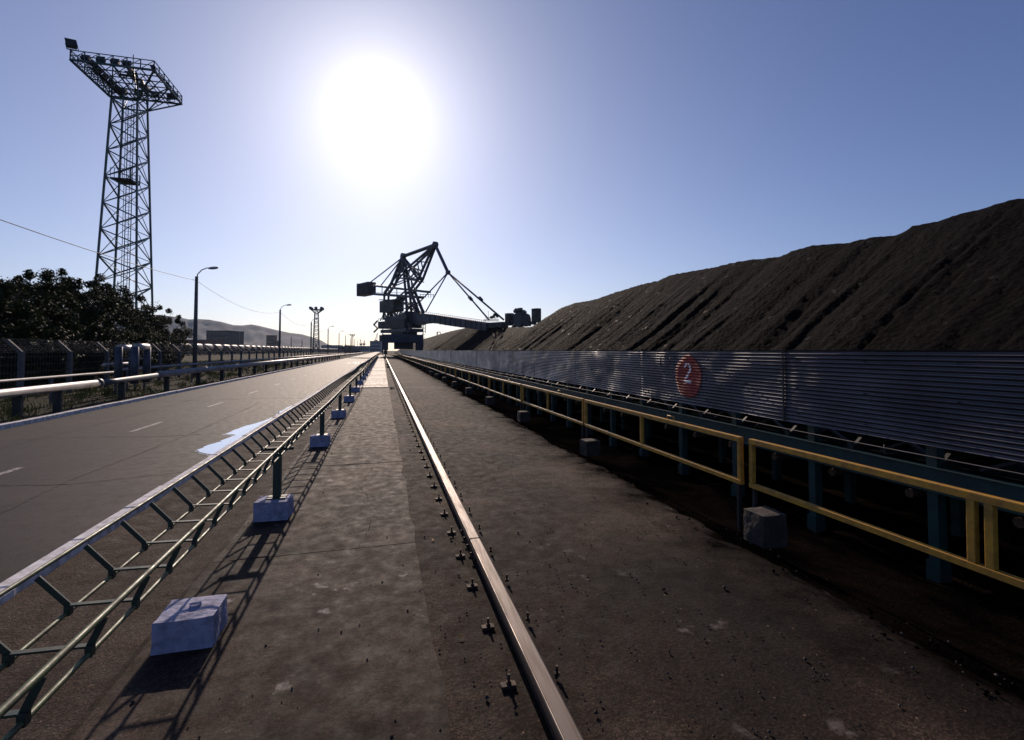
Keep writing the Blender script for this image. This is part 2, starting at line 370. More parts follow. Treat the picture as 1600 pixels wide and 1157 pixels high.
# dark asphalt apron either side of the rail, ragged right edge
ys = frange(-4, 30, .12)+frange(30, 240, 1.0)[1:]
def edge(y): return 3.50+.12*fbm(y*.55, 1.7, 0, 5)+.07*fbm(y*3.1, 6.)+.03*fbm(y*11, 2.)+.004*min(max(y, 0), 60)
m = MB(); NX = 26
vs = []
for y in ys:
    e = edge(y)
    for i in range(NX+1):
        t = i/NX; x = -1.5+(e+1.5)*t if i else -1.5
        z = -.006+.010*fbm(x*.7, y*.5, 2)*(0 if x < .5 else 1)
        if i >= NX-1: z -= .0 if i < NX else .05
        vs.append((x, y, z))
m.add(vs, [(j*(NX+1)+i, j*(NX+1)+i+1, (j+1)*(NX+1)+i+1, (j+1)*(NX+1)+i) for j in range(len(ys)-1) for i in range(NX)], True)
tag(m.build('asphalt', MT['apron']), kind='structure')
# coal-blackened ground by fence and conveyor, shade painted into its colour
def coalz(x, y):
    t = min(1, max(0, (x-3.2)/1.5)); t = t*t*(3-2*t)
    return -.035-.34*t+.05*fbm(x*1.8, y*1.8)*(.3+t)
tag(sheet(frange(2.9, 6.5, .15)+[8, 10, 13, 18], frange(-6, 40, .2)+frange(40, 240, 4)[1:], coalz, 'coal_dust_shade_ground', MT['coaldust_shade']), kind='structure')
# verge left of the road
tag(sheet([-16, -14, -13, -12, -11, -10, -9.4, -8.96], frange(-12, 60, .5)+frange(60, 700, 10)[1:], lambda x, y: .03+.05*fbm(x*.8, y*.8)-.03*(x > -9.1), 'verge', MT['verge']), kind='structure')
tag(sheet([-2500, -900, -400, -200, -120, -80, -50, -30, -16], frange(-60, 300, 15)+frange(300, 3000, 150)[1:], lambda x, y: -.05+.1*fbm(x*.05, y*.05), 'field', MT['field']), kind='structure')

# puddles
def puddle(pts, damp=False):
    m = MB(); n = len(pts); vs = []
    if not damp: puddle(pts, True)
    pts = [Vector(at_ground(*p, .005)) for p in pts]
    if damp:
        c = sum(pts, Vector())/n; pts = [p+(p-c).normalized()*(.16+.1*fbm(p.x, p.y)) for p in pts]
    out = []
    for i in range(n):                               # ragged, finely subdivided shore
        a, b = pts[i], pts[(i+1) % n]
        for k in range(10):
            p = a.lerp(b, k/10); o_ = .07*fbm(p.x*3, p.y*3, 3)
            x = min(p.x+o_, ROAD_R-.01); out.append((x, p.y+o_*1.5, .004 if damp else .008))
    m.add(out, [tuple(range(len(out)))]); return tag(m.build('damp_asphalt' if damp else 'puddle_water', MT['damp'] if damp else MT['water']), kind='structure')
puddle([(309, 703), (322, 697), (345, 690), (362, 682), (357, 676), (380, 667), (404, 661), (430, 651), (437, 643), (456, 634), (478, 625), (496, 618), (505, 616), (480, 630), (440, 653), (400, 679), (372, 694), (352, 708), (334, 712)])
puddle([(542, 567.5), (556, 566.2), (572, 565.2), (578, 563.5), (574, 565), (568, 569.0), (556, 568.6)])

# cracks in the asphalt and the slabs
def crack(pts, name, w_=.007, z=.004):
    mb = MB(); r = random.Random(len(pts)+int(pts[0][0]*37)); P = []
    for (ax, ay), (bx, by) in zip(pts[:-1], pts[1:]):
        k = max(2, int(math.hypot(bx-ax, by-ay)/.09))
        for i in range(k): t = i/k; P.append((ax+(bx-ax)*t+r.gauss(0, .012), ay+(by-ay)*t+r.gauss(0, .012)))
    vs = []
    for i, (x, y) in enumerate(P):
        a = P[max(0, i-1)]; b = P[min(len(P)-1, i+1)]; dx, dy = b[0]-a[0], b[1]-a[1]; l = math.hypot(dx, dy) or 1
        ww = w_*r.uniform(.3, 1.1); vs += [(x-dy/l*ww, y+dx/l*ww, z), (x+dy/l*ww, y-dx/l*ww, z)]
    mb.add(vs, [(2*i, 2*i+1, 2*i+3, 2*i+2) for i in range(len(P)-1)]); return tag(mb.build(name, MT['crack']), kind='structure')
crack([(-8.7, 8.3), (-7.2, 8.1), (-5.6, 8.6), (-4.2, 8.4), (-2.9, 8.8)], 'road_crack', .012)
crack([(-8.7, 12.6), (-6.5, 12.9), (-4.9, 12.5), (-2.9, 12.7)], 'road_crack', .014)
crack([(-4.3, 2.5), (-4.15, 5.5), (-4.4, 8.5), (-4.2, 13), (-4.3, 20)], 'road_crack', .010)
crack([(-7.1, 4.5), (-7.3, 9), (-7.0, 15), (-7.15, 24)], 'road_crack', .012)
crack([(-8.7, 21), (-6, 21.4), (-2.9, 21.1)], 'road_crack', .02)
crack([(-.2, 5.0), (-.05, 6.1), (-.3, 7.3), (-.1, 8.5)], 'slab_crack', .003, .022)

# hills
def hill(prof, D, depth, name):
    m = MB(); n = 0; cols = []
    xs = []
    for (x0, y0), (x1, y1) in zip(prof[:-1], prof[1:]):
        k = max(1, int(abs(x1-x0)/4))
        for i in range(k): xs.append((x0+(x1-x0)*i/k, y0+(y1-y0)*i/k))
    xs.append(prof[-1]); vs = []; NR = 16
    for (px, py) in xs:
        H = (548-py)/F*D+EYE
        for j in range(NR+1):
            t = j/NR
            dd = D-depth*(1-t)
            zz = H*(t**1.3)*dd/D+(0 if j in (0, NR) else H*.10*fbm(px*.06, t*5, 2))
            x, y = at_d(px, dd); vs.append((x, y, max(zz, 0)-1))
        x, y = at_d(px, D+depth); vs.append((x, y, -1))
    w_ = NR+2
    m.add(vs, [(i*w_+j, (i+1)*w_+j, (i+1)*w_+j+1, i*w_+j+1) for i in range(len(xs)-1) for j in range(w_-1)], True)
    return tag(m.build(name, MT['hill']), kind='structure')
hill([(-300, 500), (-60, 495), (60, 490), (150, 488), (217, 489), (265, 494), (281, 496), (294, 499), (310, 498.5), (326, 499.5), (346, 503), (364, 508), (378, 508.5), (392, 507), (404, 509), (420, 513), (436, 516.6), (452, 520), (472, 522.4), (488, 527), (502, 532), (512, 538), (528, 541), (548, 545)], 2600, 700, 'hill')

# ================================================================== CABLE TRAY on whitewashed blocks
def wav(y):
    a = min(1, max(0, (y-5)/8))
    return a*(.022*math.sin(y*.42)+.020*math.sin(y*.19+1.1)), a*(.018*math.sin(y*.31+.6)+.008*math.sin(y*.8))
RP = [(-1.40, .97), (-1.275, .795), (-1.03, .79), (-.982, .93)]       # outer top, bottom, bottom, inner top
tray = tag(empty('cable_tray', (-1.2, 2.6, 0)), 'long green tubular cable tray running beside the road on painted blocks', 'cable tray')
def rel(p): return (p[0]+1.2, p[1]-2.6, p[2])
for i, (x, z) in enumerate(RP):
    pts = []
    for y in frange(-3, 60, .45)+frange(60, 150, 3)[1:]:
        dz, dx = wav(y); pts.append(rel((x+dx, y, z+dz)))
    o = MB().tube(pts, (.0095, .0095, .010, .0125)[i], 8).build('rail_tube', MT['green'], tray)
tm = MB()
q = [(x+1.2, 0, z) for x, z in RP]; q0 = (q[0][0]+.012, 0, q[0][2]-.02); q3 = (q[3][0]-.006, 0, q[3][2]-.02)
b1, b2 = (q[1][0]+.0, 0, q[1][2]+.028), (q[2][0], 0, q[2][2]+.026)
tm.bar(q0, b1, .024, .008, (0, 1, 0)); tm.bar(b1, b2, .024, .008, (0, 0, 1)); tm.bar(b2, q3, .024, .008, (0, 1, 0))
tm.bar((q[1][0], 0, q[1][2]-.012), (q[1][0], 0, q[1][2]+.03), .028, .022); tm.bar((q[2][0], 0, q[2][2]-.012), (q[2][0], 0, q[2][2]+.03), .028, .022)
tie0 = tm.build('cross_tie', MT['dgreen'], tray)
y = -2.31; n = 0; far = MB()
while y < 150:
    dz, dx = wav(y)
    if y < 32 and n < 99:
        t = tie0 if n == 0 else tie0.copy()
        if n: col.objects.link(t); t.parent = tray
        t.location = (dx, y-2.6, dz); n += 1
    else:
        for a, b in ((q0, b1), (b1, b2), (b2, q3)):
            far.bar((a[0]+dx, y-2.6, a[2]+dz), (b[0]+dx, y-2.6, b[2]+dz), .024, .008, (0, 1, 0))
    y += .345
o = far.build('far_cross_ties', MT['dgreen'], tray); o['kind'] = 'stuff'
blk_z = [3.72, 6.15, 10.45]
yy = 14.7
while yy < 140: blk_z.append(yy); yy += 4.45
BX = -1.18
def block_mesh(seed, sx, sy, h):
    mb = MB(); r = random.Random(seed); n = 6; vs = []; fs = []
    def P(u, v, w_):
        p = Vector(((u-.5)*sx*(1.01-.02*w_), (v-.5)*sy*(1.01-.02*w_), w_*h))
        e = sum(1 for q_ in (u, v) if q_ in (0, 1))+(1 if w_ == 1 else 0)
        if e >= 2: p = Vector((p.x*.985, p.y*.985, p.z-(.006 if w_ == 1 else 0)))
        d = .008*noise.noise_vector(p*9+Vector((seed*3.1, 0, 0)))
        return p+d
    idx = {}
    def V(u, v, w_):
        k = (round(u*n), round(v*n), round(w_*n))
        if k not in idx: idx[k] = len(vs); vs.append(P(u, v, w_))
        return idx[k]
    for i in range(n):
        for j in range(n):
            a, b, c, d = i/n, (i+1)/n, j/n, (j+1)/n
            fs += [(V(a, c, 1), V(b, c, 1), V(b, d, 1), V(a, d, 1)), (V(a, 0, c), V(b, 0, c), V(b, 0, d), V(a, 0, d)),
                   (V(b, 1, c), V(a, 1, c), V(a, 1, d), V(b, 1, d)), (V(0, b, c), V(0, a, c), V(0, a, d), V(0, b, d)), (V(1, a, c), V(1, b, c), V(1, b, d), V(1, a, d))]
    mb.add(vs, fs); return mb
blabels = ['large whitewashed concrete block with a bare bolt ring on top, nearest the camera',
           'whitewashed block under the first green tray post, second block from the camera',
           'whitewashed block under the second green tray post, third block from the camera',
           'whitewashed block under the third green tray post, fourth block from the camera',
           'whitewashed block under the fourth green tray post, fifth block from the camera']
for i, y in enumerate(blk_z):
    if i == 0: o = block_mesh(1, .345, .31, .215).build('concrete_block', MT['block'])
    elif i < 5: o = block_mesh(i+1, .37-.01*(i % 3), .30, .235-.01*(i % 2)).build('concrete_block', MT['block']); first = o
    else: o = first.copy(); col.objects.link(o)
    o.location = (BX+(.0 if i else -.02), y, -.005 if y < 25.6 else .05)
    if i: o.rotation_euler.z = rnd.uniform(-.06, .06)
    tag(o, blabels[i] if i < 5 else 'small whitewashed block in the far row under the green cable tray', 'block', 'whitewashed blocks under the cable tray')
    if i == 0:
        MB().tube([(.02, .0, .20), (.02, .0, .235)], .035, 14).build('bolt_ring', MT['block'], o)
    else:
        base = .22 if y < 25.6 else .27
        dz, dx = wav(y); pm = MB(); px = BX+.03+1.2
        pm.box(px-.042, px+.042, y-2.6-.03, y-2.6+.03, base, .775+dz)
        pm.box(px-.10, px+.10, y-2.6-.07, y-2.6+.07, base-.006, base+.014)
        pm.box(px-.17, px+.17, y-2.6-.02, y-2.6+.02, .755+dz, .783+dz)
        pm.build('tray_post', MT['dgreen'], tray)

# ================================================================== CRANE RAIL
RX = .855
rail = tag(empty('crane_rail', (RX, 2.5, 0)), 'heavy shiny steel crane rail running straight down the dark asphalt', 'rail')
pr = [(-.030, -.03), (-.018, .03), (-.018, .085), (-.058, .098), (-.050, .126), (-.042, .136), (.042, .136), (.050, .126), (.058, .098), (.018, .085), (.018, .03), (.030, -.03)]
m = MB(); ys2 = [-5, 4.6, 4.606, 17, 17.006, 29, 29.006, 220]; n_ = len(pr)
for a, b in zip(ys2[0::2], ys2[1::2]):
    vs = [(x, y-2.5, z) for y in (a, b) for x, z in pr]
    m.add(vs, [(i, (i+1) % n_, n_+(i+1) % n_, n_+i) for i in range(n_)]+[tuple(range(n_)), tuple(range(n_, 2*n_))[::-1]])
m.build('rail_bar', MT['railtop'], rail, bevel=.004)
fp = MB(); fp.box(-.048, -.028, 4.35-2.5, 5.15-2.5, .03, .088); 
for k in range(4): fp.tube([(-.075, 4.45-2.5+k*.19, .058), (-.04, 4.45-2.5+k*.19, .058)], .014, 6)
fp.build('fishplate', MT['rust'], rail)
def clamp(mb, sx, y, rr):
    s = -1 if sx < 0 else 1
    x = s*.145+rr.uniform(-.006, .006)
    if s < 0: mb.box(x-.045, x+.040, y-.022, y+.022, -.004, .016)
   
    mb.tube([(x, y, .014), (x, y, .030)], .016, 6, smooth=False); mb.tube([(x, y, .03), (x, y, .068)], .0085, 8)
y = .35; k = 0; fm = MB(); rr = random.Random(3)
while y < 150:
    for s in (-1, 1):
        if k < 96:
            mb = MB(); clamp(mb, s, y-2.5, rr); mb.build('rail_clamp', MT['rust'], rail); k += 1
        else: clamp(fm, s, y-2.5, rr)
    y += .6
o = fm.build('far_rail_clamps', MT['rust'], rail); o['kind'] = 'stuff'

# little stones and grit on the apron and slabs
m = MB(); rs = random.Random(21)
for i in range(600):
    d = 2.0*(1.0/(1-rs.random()*.93)); y = d; x = rs.uniform(.35, 3.6) if rs.random() < .8 else rs.uniform(-1.4, .9)
    if abs(x-RX) < .1: continue
    s = rs.uniform(.004, .013)*(1.0 if rs.random() < .93 else 1.9)
    z = .014 if x < .33 else .002
    c = Vector((x, y, z+s*.3)); vs = [c+Vector((rs.uniform(.6, 1)*s*a, rs.uniform(.6, 1)*s*b, rs.uniform(.5, .9)*s*c_)) for a, b, c_ in ((1, 0, 0), (0, 1, 0), (-1, 0, 0), (0, -1, 0), (0, 0, 1), (0, 0, -1))]
    m.add(vs, [(0, 1, 4), (1, 2, 4), (2, 3, 4), (3, 0, 4), (1, 0, 5), (2, 1, 5), (3, 2, 5), (0, 3, 5)])
tag(m.build('gravel', MT['rawblock']), 'scattered grit and small stones on the dark asphalt', 'gravel', kind='stuff')
m = MB()
for i in range(260):                                 # bigger coal crumbs along the ragged edge
    y = 2+40*rs.random()**1.8; x = edge(y)+rs.gauss(.0, .12); s = rs.uniform(.008, .022)
    c = Vector((x, y, coalz(x, y)+.035)) if x > edge(y) else Vector((x, y, s*.4))
    vs = [c+Vector((rs.uniform(.6, 1)*s*a, rs.uniform(.6, 1)*s*b, rs.uniform(.5, .9)*s*c_)) for a, b, c_ in ((1, 0, 0), (0, 1, 0), (-1, 0, 0), (0, -1, 0), (0, 0, 1), (0, 0, -1))]
    m.add(vs, [(0, 1, 4), (1, 2, 4), (2, 3, 4), (3, 0, 4), (1, 0, 5), (2, 1, 5), (3, 2, 5), (0, 3, 5)])
tag(m.build('coal_crumbs', MT['coaldust_shade']), 'loose crumbs of coal along the broken asphalt edge', 'coal', kind='stuff')
# fallen leaves
leaf_pts = [(720, 998), (676, 845), (728, 905), (718, 895), (700, 880)]
for i, (px, py) in enumerate(leaf_pts[:3]):
    x, y, z = at_ground(px, py); s = .025
    o = MB().add([(-s, 0, .004), (0, -s*.5, .012), (s, 0, .006), (0, s*.55, .014)], [(0, 1, 2, 3)]).build('fallen_leaf', MT['yellow']); o.location = (x, y, .004); o.rotation_euler.z = i*1.3
    tag(o, ['dry yellow leaf beside the nearest rail clamp', 'dry yellow leaf near the rail joint left of the clamps', 'dry yellow leaf touching the second rail clamp'][i], 'leaf', 'fallen leaves on the asphalt')

# ================================================================== YELLOW RAIL FENCE
FX = 3.9; SEC = 4.49
def fence_section():
    e = empty('guard_rail')
    L = SEC-.10
    for z, h in ((.905, .055), (.43, .05)):
        MB().box(-.028, .028, 0, L, z-h/2, z+h/2).build('top_rail' if z > .6 else 'bottom_rail', MT['yellow'], e, bevel=.004)
    for y in (.025, L/2, L-.025):
        MB().box(-.024, .024, y-.026, y+.026, .4555, .877).build('post', MT['yellow'], e, bevel=.004)
    hm = MB(); y = L*.30
    hm.tube([(0, y, .93), (0, y, .985), (0, y+.16, .985), (0, y+.16, .93)], .008, 6); hm.build('handle', MT['yellow'], e)
    for y in (.06, L-.06): MB().box(-.018, .018, y-.018, y+.018, .0-.12, .404).build('foot', MT['darksteel'], e)
    return e
fs0 = fence_section()
def ordinal(k): return ['nearest', 'second', 'third', 'fourth', 'fifth', 'sixth'][k]
k = 0; y = .18-SEC
while y < 130:
    o = fs0 if k == 0 else copy_tree(fs0)
    o.location = (FX+rnd.uniform(-.015, .015), y, 0); o.rotation_euler = (0, rnd.uniform(-.02, .02), rnd.uniform(-.004, .004))
    tag(o, 'yellow steel rail fence section partly cut off at the right edge of the view' if k == 0 else
        ('%s full section of the yellow two-rail fence counted from the camera' % ('first' if k == 1 else ordinal(k-1)) if k < 6 else 'distant section of yellow two-rail fence along the conveyor'), 'rail fence', 'yellow rail fence sections')
    if k == 1: MB().box(-.024, .024, SEC/2+.03, SEC/2+.08, .4555, .877).build('post', MT['yellow'], o, bevel=.004)
    k += 1; y += SEC
bz = [4.25, 8.62, 13.1, 17.5, 22, 26.5, 31, 35.5, 40]
for i, y in enumerate(bz):
    if i < 3: o = block_mesh(20+i, .29, .28, .32 if i == 0 else .28).build('concrete_block', MT['rawblock']); fb = o
    else: o = fb.copy(); col.objects.link(o)
    x = FX-.10; o.location = (x, y, -.06); o.rotation_euler.z = rnd.uniform(-.12, .12)
    tag(o, ['bare grey concrete block under the first joint of the yellow fence', 'bare grey concrete block under the second joint of the yellow fence', 'bare grey concrete block under the third joint of the yellow fence'][i] if i < 3 else 'small bare grey block far along the foot of the yellow fence', 'block', 'bare blocks under the yellow fence')

# ================================================================== CONVEYOR with corrugated wind wall
WX = 5.2; WT = 1.905; WB = .965; PIT = .0495; AMP = .0095
conv = tag(empty('belt_conveyor', (WX, 5, 0)), 'long belt conveyor on teal legs behind a corrugated grey metal wind wall', 'conveyor')
def corr(y, z):
    ph = (z-WB)/PIT*2*math.pi
    c = math.cos(ph); c = math.copysign(abs(c)**.6, c)
    return -AMP*c+.022*fbm(y*.35, z*.9, 5, 3)+.010*fbm(y*1.3, z*2.2, 8, 2)
PL = 3.70; edges_y = []; y0 = 5.42-PL*3
pi_ = 0
while y0 < 165:
    y1 = y0+PL; near = y0 < 30
    rows = int(round((WT-WB)/PIT*(8 if near else 4))); ncol = 22 if near else 8
    off = -.004*(pi_ % 2); tilt = rnd.uniform(-.006, .006); dt = rnd.uniform(-.006, .004)
    vs = []
    for j in range(rows+1):
        z = WB+(WT-WB)*j/rows
        for i in range(ncol+1):
            y = y0-.03+(PL+.06)*i/ncol
            vs.append((corr(y, z)+off+tilt*(z-WB)+.02*tilt*math.sin(y), y-5, z+dt*(j == rows)+(.004*fbm(y*3, z) if j in (0, rows) else 0)))
    mb = MB().add(vs, [(j*(ncol+1)+i+1, j*(ncol+1)+i, (j+1)*(ncol+1)+i, (j+1)*(ncol+1)+i+1) for j in range(rows) for i in range(ncol)], True)
    mb.build('wall_panel', MT['wall'], conv)
    y0 += PL; pi_ += 1
o = MB().box(7.15, 7.4, -8, 170, -.5, 1.15).build('added_dark_wall', MT['coaldust_shade']); tag(o, 'added low near-black wall behind the conveyor legs, darkening the gaps under the conveyor', 'wall')  # added wall, keeps the space under the conveyor dark
# top edge angle behind the sheets
MB().box(.035, .07, -12, 160, WT-.06, WT-.02).build('edge_angle', MT['darksteel'], conv)
for y in (5.42, 5.42+3*PL, 5.42+6*PL, 5.42+9*PL):
    MB().box(-.024, -.016, y-5.012, y-4.988, WB-.01, WT).build('joint_strip', MT['darksteel'], conv)
rbt = random.Random(2)
for y in frange(-4, 24, .92):
    for z in (WB+.12, 1.42, WT-.12):
        MB().tube([(-.005, y-5, z), (-.030, y-5, z)], .008, 6).build('bolt', MT['darksteel'], conv)
# painted disc with stencilled 2 (follows the corrugation)
dC, yC = at_X(1075, WX); zC = EYE-(588.5-548)/F*dC; RC = .372*1.0
SEG = [(-.055, .155, .03, .03)]
def two(u, v):                        # stencil numeral: u right as seen, v up, metres
    th = .034
    r = math.hypot(u, v-.075)
    if v > .045 and abs(r-.062) < th/2 and not abs(u) < .010:
        if not (u < 0 and v < .085): return True
    if -.075 < v <= .045:
        cx = -.045+(v+.075)/.12*.10
        if abs(u-cx) < .026 and not abs(v+.012) < .008: return True
    if -.135 < v < -.095 and abs(u) < .080: return True
    return False
def painted(test, name, mat, lift, half):
    mb = MB(); st = .0062; n = int(half*2/st); vs = {}; V = []; Fs = []
    def idx(i, j):
        if (i, j) not in vs:
            y = yC-half+i*st; z = zC-half+j*st; vs[(i, j)] = len(V); V.append((corr(y, z)-.010-lift, y-5, z))
        return vs[(i, j)]
    for i in range(n):
        for j in range(n):
            u = -( -half+(i+.5)*st); v = -half+(j+.5)*st
            if test(u, v): Fs.append((idx(i+1, j), idx(i, j), idx(i, j+1), idx(i+1, j+1)))
    mb.add(V, Fs, True); return mb.build(name, mat, conv)
disc = painted(lambda u, v: math.hypot(u, v) < RC+.01*math.sin(5*math.atan2(v, u)), 'painted_disc', MT['redpaint'], .003, .40)
painted(lambda u, v: two(u/1.22, (v-.05)/1.22), 'painted_number', MT['whitepaint'], .006, .30)
# hand holds on the sheets
for px in (1037,):
    d, y = at_X(px, WX); mb = MB()
    mb.tube([(-.03, y-5, 1.62), (-.07, y-5, 1.62), (-.07, y-5, 1.80), (-.03, y-5, 1.80)], .010, 6); mb.tube([(-.03, y-5-.28, 1.64), (-.045, y-5-.28, 1.64), (-.045, y-5-.28, 1.78)], .006, 6)
    mb.build('wall_handle', MT['darksteel'], conv)
# teal steelwork below and behind the sheets
for k in range(60):
    y = -2+k*1.43*1.0
    if y > 84: break
    mb = MB(); mb.box(.14, .25, y-5-.05, y-5+.05, -.5, 1.75); mb.box(.12, .27, y-5-.065, y-5+.065, -.52, -.2)
    mb.build('conveyor_leg', MT['teal'], conv)
mb = MB()
for y in frange(-2.7, 150, 1.43):
    mb.box(1.55, 1.66, y-5-.05, y-5+.05, -.5, 1.5)
mb.build('rear_legs', MT['teal'], conv)['kind'] = 'stuff'
for x, z0, z1 in ((.135, .50, .72), (1.50, .50, .72)):
    mb = MB(); mb.box(x, x+.05, -12, 160, z0, z1); mb.box(x-.03, x+.08, -12, 160, z1, z1+.012); mb.box(x-.03, x+.08, -12, 160, z0-.012, z0); mb.build('long_beam', MT['teal'], conv)
mb = MB()
for y in frange(-2, 120, .95):
    mb.bar((.2, y-5, .75), (1.6, y-5, .75), .07, .07); mb.bar((.25, y-5, .75), (.55, y-5, 1.0), .04); mb.bar((1.55, y-5, .75), (1.25, y-5, 1.0), .04)
    mb.bar((.22, y-5, .78), (.22, y-5+.3, .93), .03); mb.bar((.22, y-5+.6, .78), (.22, y-5+.3, .93), .03)
mb.build('idler_frames', MT['darksteel'], conv)['kind'] = 'stuff'
mb = MB()
for y in frange(-2, 120, .95): mb.tube([(.45, y-5, .88), (1.35, y-5, .88)], .05, 8); mb.tube([(.35, y-5+.4, .35), (1.5, y-5+.4, .35)], .05, 8)
mb.build('idler_rollers', MT['rust'], conv)['kind'] = 'stuff'
MB().box(.35, 1.45, -12, 160, .935, .95).build('belt', MT['belt'], conv)
MB().box(.40, 1.45, -12, 160, .40, .412).build('return_belt', MT['belt'], conv)
wm = MB(); pts = [(-.06, y-5, .90-.03*abs(math.sin(y*.35))) for y in frange(-2, 100, .5)]; wm.tube(pts, .006, 5); wm.build('pull_cord', MT['wire'], conv)
for k in range(14):
    y = 1.2+k*2.86; mb = MB(); mb.tube([(.10, y-5, .80), (-.03, y-5, .80), (-.03, y-5, .90)], .008, 6); mb.build('cord_bracket', MT['darksteel'], conv)

# ================================================================== COAL PILE
def XR(y):
    pts = [(-20, 20.5), (50, 20.5), (60, 21.2), (69, 22.5), (86, 25.5), (106, 27.5), (120, 25.0), (131, 21.2), (150, 20.5), (900, 20.5)]
    for (a, u), (b, v) in zip(pts[:-1], pts[1:]):
        if a <= y <= b: return u+(v-u)*(y-a)/(b-a)
    return 20.5
sil = [(2300, 130), (1800, 258), (1600, 307.5), (1575, 311), (1553, 318.5), (1515, 328), (1490, 334), (1467, 342), (1429, 349), (1401, 363.7), (1363, 366), (1330, 375.5), (1277, 380), (1244, 387), (1220, 398), (1173, 404), (1125, 414.5), (1082, 421), (1049, 428), (1030, 437), (997, 444.5), (963.6, 455), (935, 466), (897, 473), (878, 480), (862, 491), (850, 499), (840, 505.5), (834, 509), (828, 510.5), (815, 511), (800, 511), (780, 511), (760, 511), (740, 511.5), (724, 513), (706, 517), (688, 522), (672, 527), (660, 530), (640, 536), (622, 541.5)]
HP = []
for px, py in sil:
    px, py = level(px, py)
    y = 20.
    for _ in range(30):
        d, yn = at_X(px, XR(y)); y = .5*y+.5*yn
    HP.append((y, EYE+.14+(548-py)/F*d))
HP.sort()
def HR(y):
    if y <= HP[0][0]: return HP[0][1]
    for (a, u), (b, v) in zip(HP[:-1], HP[1:]):
        if a <= y <= b: return u+(v-u)*(y-a)/(b-a)
    return HP[-1][1]
ysp = frange(-6, 70, .13)+frange(70, 140, .4)[1:]+frange(140, 420, 2.0)[1:]
NT = 92; vs = []
for y in ysp:
    xr = XR(y); h = HR(y); xf = xr-(h+.6)/.74
    for i in range(NT+1):
        t = i/NT
        if t <= .8:
            u = t/.8; x = xf+(xr-xf)*u; z = -.4+(h+.4)*u
            z += .35*h*.1*math.sin(u*math.pi)*-1
            rounding = .35*math.exp(-((u-1)/.06)**2); z -= rounding*.5
            dn = 1-u
            yy = y+dn*.9*fbm(x*.15, y*.15)
            gully = (1-abs(noise.noise(Vector((yy*.75, dn*.6, 3)))*2))*.22*min(1, dn*2.2)+(1-abs(noise.noise(Vector((yy*2.9, dn*1.4, 8)))*2))*.075*min(1, dn*2.5+.1)
            broad = .34*noise.noise(Vector((yy*.22, dn*1.2, 11)))*min(1, .15+dn*2)*1.3
            z += (-gully+.17*min(1, dn*2.2)+broad+.045*fbm(x*3.1, y*3.1, z*2))*(1 if dn > .001 else .3)
        else:
            u = (t-.8)/.2; x = xr+u*26; z = h-.25-.02*u*26+.4*fbm(x*.2, y*.2)*u-(max(0, u-.75)*4)**1.2*h*1.1
        vs.append((x, y, z))
w_ = NT+1
o = MB().add(vs, [(j*w_+i, j*w_+i+1, (j+1)*w_+i+1, (j+1)*w_+i) for j in range(len(ysp)-1) for i in range(NT)], True).build('coal_pile', MT['coal'])
tag(o, 'huge long heap of black coal with gullied slope behind the corrugated wall', 'coal pile')
m = MB(); rc = random.Random(5)
for i in range(900):                                # lumps lying on the slope
    y = 8+70*rc.random()**1.3; xr = XR(y); h = HR(y); u = 1-rc.random()**.8*.85
    xf = xr-(h+.6)/.74; x = xf+(xr-xf)*u; z = -.4+(h+.4)*u-.35*h*.1*math.sin(u*math.pi)+.02
    dn = 1-u; yy = y+dn*.9*fbm(x*.15, y*.15)
    gully = (1-abs(noise.noise(Vector((yy*.75, dn*.6, 3)))*2))*.22*min(1, dn*2.2)+(1-abs(noise.noise(Vector((yy*2.9, dn*1.4, 8)))*2))*.075*min(1, dn*2.5+.1)
    z += -gully+.17*min(1, dn*2.2)+.34*noise.noise(Vector((yy*.22, dn*1.2, 11)))*min(1, .15+dn*2)*1.3+.045*fbm(x*3.1, y*3.1, z*2)-.35*.5*math.exp(-((u-1)/.06)**2)
    s = rc.uniform(.015, .04); c = Vector((x, y, z))
    vs = [c+Vector((rc.uniform(.5, 1)*s*a, rc.uniform(.5, 1)*s*b, rc.uniform(.5, 1)*s*c_)) for a, b, c_ in ((1, 0, 0), (0, 1, 0), (-1, 0, 0), (0, -1, 0), (0, 0, 1), (0, 0, -1))]
    m.add(vs, [(0, 1, 4), (1, 2, 4), (2, 3, 4), (3, 0, 4), (1, 0, 5), (2, 1, 5), (3, 2, 5), (0, 3, 5)])
tag(m.build('coal_lumps', MT['coal']), 'loose coal lumps lying on the slope of the heap', 'coal', kind='stuff')

# ================================================================== STACKER-RECLAIMER
MC = at_d(631, 150); WC = at_d(812, 111)
U = Vector((WC[0]-MC[0], WC[1]-MC[1], 0)); U.normalize(); NV = Vector((-U.y, U.x, 0))   # NV: left of the boom direction
if NV.y < 0: NV = -NV
mach = tag(empty('stacker_reclaimer', (MC[0], MC[1], 0)), 'giant dark bucket-wheel stacker reclaimer with tall rigged mast straddling the conveyor', 'stacker reclaimer')
MCV = Vector((MC[0], MC[1], 0))
def L(px, py, w_=0.0):               # image point -> point of the machine's own vertical plane, w_ metres off its centre line
    o_ = MCV+NV*w_; px, py = level(px, py)
    k = ld(px); # ray in plan: dir = k*right + fwd
    dr = Vector((k*CT+ST, CT-k*ST, 0))
    # o_ + s U = t dr
    det = dr.x*(-U.y)-dr.y*(-U.x)
    t = (o_.x*(-U.y)-o_.y*(-U.x))/det
    p = dr*t
    return Vector((p.x, p.y, EYE+(548-py)/F*t))-MCV
def pair(mb, a, b, th, w1=2.2, w2=2.2):
    A, B = L(*a), L(*b)
    for s in (-1, 1): mb.bar(A+NV*w1*s, B+NV*w2*s, th)
mb = MB()                            # mast frames
